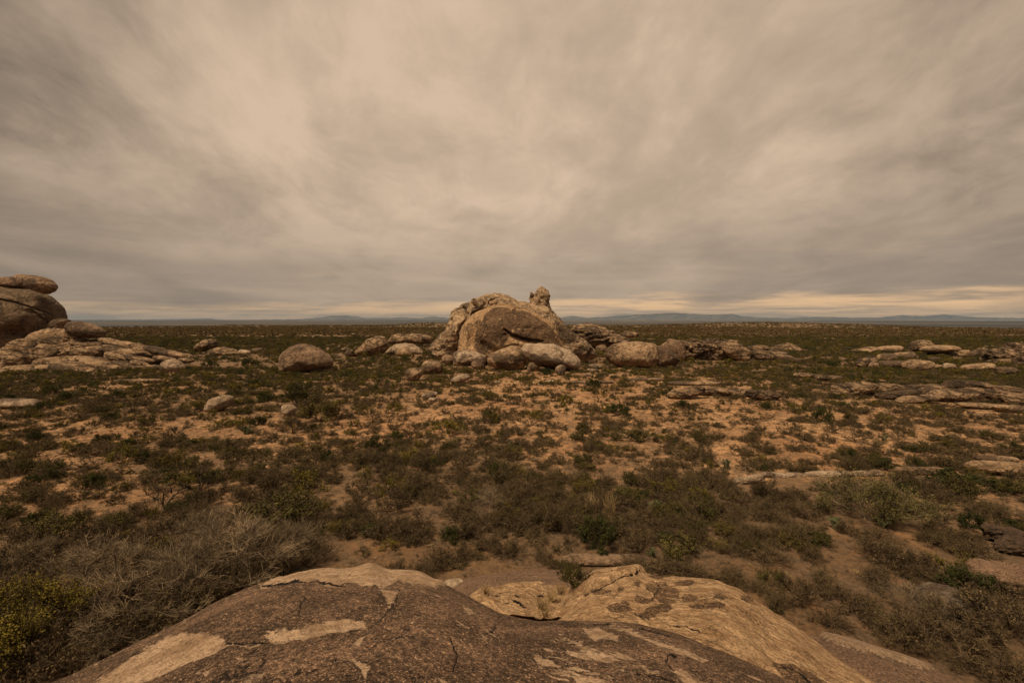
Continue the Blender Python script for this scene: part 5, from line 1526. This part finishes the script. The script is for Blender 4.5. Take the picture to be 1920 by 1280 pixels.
chosen, rest, cells = [], [], {}
for i in order:
    k = int(kinds[i])
    infr = -60 < ppx[i] < 1980 and ppy[i] < 1330
    if infr and cnt[k] < CAP[k] and ys[i] < 200:
        cnt[k] += 1
        chosen.append(i)
        cells.setdefault((k, where_of(ppx[i], ppy[i])), []).append(i)
    else:
        rest.append(i)
for (k, wh), mem in cells.items():
    ranked = sorted(mem, key=lambda q: ppx[q])
    big = mem[int(np.argmax(app[mem]))]
    small = [q for q in ranked if q != big]
    for i in mem:
        name, proto = KN[k]
        grp = 'scattered ' + LOOK[k] + 's'
        if len(mem) == 1:
            lab = 'single ' + LOOK[k] + ' ' + wh
        elif i == big:
            lab = 'largest ' + LOOK[k] + ' ' + wh
        elif len(small) == 1:
            lab = 'smaller ' + LOOK[k] + ' ' + wh
        else:
            r_ = small.index(i)
            back = len(small) - 1 - r_
            if r_ == 0:
                lab = 'leftmost ' + LOOK[k] + ' ' + wh
            elif back == 0:
                lab = 'rightmost ' + LOOK[k] + ' ' + wh
            elif r_ <= back:
                lab = ORD[r_] + ' ' + LOOK[k] + ' from left ' + wh
            else:
                lab = ORD[back] + ' ' + LOOK[k] + ' from right ' + wh
        plant(name, proto, float(xs[i]), float(ys[i]), float(rs_[i]), lab, 'shrub', group=grp, v=int(i) % 5, parts=bool(app[i] > 0.028))


def stuff_scatter(name, label, x, y, r, idx, meshes, hz, sink=0.03):
    """one object: points that carry copies of a few low bush meshes"""
    me = bpy.data.meshes.new(name)
    n = len(x)
    me.vertices.add(n)
    z = height(x, y) - sink * r
    me.vertices.foreach_set('co', np.stack([x, y, z], 1).astype(np.float32).ravel())
    a = me.attributes.new('pick', 'INT', 'POINT')
    a.data.foreach_set('value', np.asarray(idx, np.int32))
    a = me.attributes.new('turn', 'FLOAT_VECTOR', 'POINT')
    rot = np.zeros((n, 3), np.float32)
    rot[:, 2] = rg.uniform(0, 6.28, n)
    a.data.foreach_set('vector', rot.ravel())
    a = me.attributes.new('size', 'FLOAT_VECTOR', 'POINT')
    s = np.stack([r * rg.uniform(0.85, 1.15, n), r * rg.uniform(0.85, 1.15, n), r * hz * rg.uniform(0.75, 1.15, n)], 1).astype(np.float32)
    a.data.foreach_set('vector', s.ravel())
    o = bpy.data.objects.new(name, me)
    COL.objects.link(o)
    tag(o, label, None, None, 'stuff')
    pc = bpy.data.collections.new(name + '_kinds')
    for i, m in enumerate(meshes):
        q = bpy.data.objects.new('%s_kind_%02d' % (name, i), m)
        pc.objects.link(q)
    ng = bpy.data.node_groups.new(name, 'GeometryNodeTree')
    ng.interface.new_socket('Geometry', in_out='INPUT', socket_type='NodeSocketGeometry')
    ng.interface.new_socket('Geometry', in_out='OUTPUT', socket_type='NodeSocketGeometry')
    gi, go = ng.nodes.new('NodeGroupInput'), ng.nodes.new('NodeGroupOutput')
    ip = ng.nodes.new('GeometryNodeInstanceOnPoints')
    ci = ng.nodes.new('GeometryNodeCollectionInfo')
    ci.inputs['Collection'].default_value = pc
    ci.inputs['Separate Children'].default_value = True
    ci.inputs['Reset Children'].default_value = True
    ng.links.new(gi.outputs[0], ip.inputs['Points'])
    ng.links.new(ci.outputs[0], ip.inputs['Instance'])
    ip.inputs['Pick Instance'].default_value = True
    for nm, ty, sock in (('pick', 'INT', 'Instance Index'), ('turn', 'FLOAT_VECTOR', 'Rotation'), ('size', 'FLOAT_VECTOR', 'Scale')):
        na = ng.nodes.new('GeometryNodeInputNamedAttribute')
        na.data_type = ty
        na.inputs['Name'].default_value = nm
        ng.links.new(na.outputs['Attribute'], ip.inputs[sock])
    ng.links.new(ip.outputs[0], go.inputs[0])
    md = o.modifiers.new('scatter', 'NODES')
    md.node_group = ng
    return o


MID = []
for i, h in enumerate((0.8, 0.65, 0.95)):
    MID.append(joined('dry', shrub_meshes(400 + i, H=h, stems=14, subs=6, twigs=5, w=0.034, leaf=1, lsize=0.060, mat_t=M_TWIG, mat_l=M_DRYLEAF)))
for i, m in enumerate((M_GREEN, M_GREEN, M_DKGREEN, M_YELLOW)):
    MID.append(joined('leafy', shrub_meshes(410 + i, H=0.85, stems=9, subs=5, twigs=4, w=0.035, leaf=3, lsize=0.085, mat_t=M_BARK, mat_l=m)))
TALL = [joined('tall', shrub_meshes(440 + i, H=h, stems=10, subs=6, twigs=5, w=0.034, leaf=lf, lsize=0.06, mat_t=mt, mat_l=ml, upright=0.35)) for i, (h, lf, mt, ml) in enumerate(((1.6, 1, M_TWIG, M_DRYLEAF), (1.4, 2, M_BARK, M_GREEN), (1.5, 1, M_TWIGPALE, M_DRYLEAF)))]
FARM = []
for i in range(3):
    FARM.append(joined('clump', shrub_meshes(420 + i, H=0.62, stems=7, subs=4, twigs=2, w=0.06, leaf=3, lsize=0.22, mat_t=M_TWIG, mat_l=M_FAR)))
rest = np.array(rest)
rr2 = rest[ys[rest] < 300]
far = rest[ys[rest] >= 300]
kk = kinds[rr2]
pick = np.where(kk == 0, rg.integers(0, 3, len(rr2)), np.where(kk == 1, rg.integers(3, 5, len(rr2)), np.where(kk == 2, 5, 6)))
tall_ = rg.uniform(0, 1, len(rr2)) < 0.09
pick = np.where(tall_, rg.integers(7, 10, len(rr2)), pick)
stuff_scatter('scrub', 'low dry and olive scrub covering the sandy plain', xs[rr2], ys[rr2], rs_[rr2] * np.where(tall_, 0.75, 1.0), pick, MID + TALL, 0.95)
stuff_scatter('distant_scrub', 'far scrub darkening the plain towards the horizon', xs[far], ys[far], rs_[far], rg.integers(0, 3, len(far)), FARM, 0.8)
# tiny tufts and dead twigs between the bushes
n = 36000
y = np.sqrt(rg.uniform(17.0 ** 2, 120.0 ** 2, n))
x = y * rg.uniform(-1.22, 1.22, n)
v = veg_at(x, y)
k = rg.uniform(0, 1, n) < 0.25 + 0.5 * v + fbm(P3(x / 5, y / 5), 2) * 0.9
k &= ~np.array([blocked(a, b, 0.1) for a, b in zip(x, y)])
x, y = x[k], y[k]
TINY = [joined('tuft', shrub_meshes(430 + i, H=0.6, stems=8, subs=3, twigs=2, w=0.06, leaf=1, lsize=0.10, mat_t=M_TWIG, mat_l=m)) for i, m in enumerate((M_DRYLEAF, M_DRYLEAF, M_GREEN))]
TINY.append(shrub_meshes(434, H=0.8, stems=30, subs=1, twigs=1, w=0.04, mat_t=M_STRAW, upright=0.3, hollow=0.3)[0])
stuff_scatter('ground_cover', 'tiny dry tufts dotted over the sand', x, y, 0.10 + 0.26 * rg.beta(1.4, 3, len(x)), rg.choice([0, 0, 1, 1, 2, 3], len(x)), TINY, 0.9)
# loose stones
n = 2600
y = np.sqrt(rg.uniform(17.0 ** 2, 150.0 ** 2, n))
x = y * rg.uniform(-1.22, 1.22, n)
STN = []
for i in range(3):
    v_, f_ = icosphere(2)
    vv = v_ * (1 + 0.35 * fbm(v_ * 1.5 + i * 9, 3))[:, None] * np.array([1, 0.8, 0.55])
    so = mesh_np('stone', vv, f_, M_ROCKP)
    STN.append(so.data)
    bpy.data.objects.remove(so)
stuff_scatter('gravel', 'small loose pale stones on the sand', x, y, 0.04 + 0.22 * rg.beta(1, 6, n), rg.integers(0, 3, n), STN, 1.0, sink=0.1)

# ------------------------------------------------------------------ haze
hz = bpy.data.materials.new('thin_air')
hz.use_nodes = True
hz.node_tree.nodes.clear()
_o = hz.node_tree.nodes.new('ShaderNodeOutputMaterial')
_p = hz.node_tree.nodes.new('ShaderNodeVolumePrincipled')
_p.inputs['Color'].default_value = (0.23, 0.38, 0.58, 1)
_p.inputs['Density'].default_value = 1.3e-5
_p.inputs['Anisotropy'].default_value = 0.0
hz.node_tree.links.new(_p.outputs[0], _o.inputs['Volume'])
hz.volume_intersection_method if False else None
S_, T0, T1 = 58000.0, -140.0, 520.0
hv = [(sx * S_, sy * S_, z_) for z_ in (T0, T1) for sx, sy in ((-1, -1), (1, -1), (1, 1), (-1, 1))]
hf = [(0, 3, 2, 1), (4, 5, 6, 7), (0, 1, 5, 4), (1, 2, 6, 5), (2, 3, 7, 6), (3, 0, 4, 7)]
tag(mesh_np('haze', hv, hf, hz, smooth_shade=False), kind='stuff')
print('shrubs', cnt, 'scrub', len(rr2), 'far', len(far), 'cover', len(x))
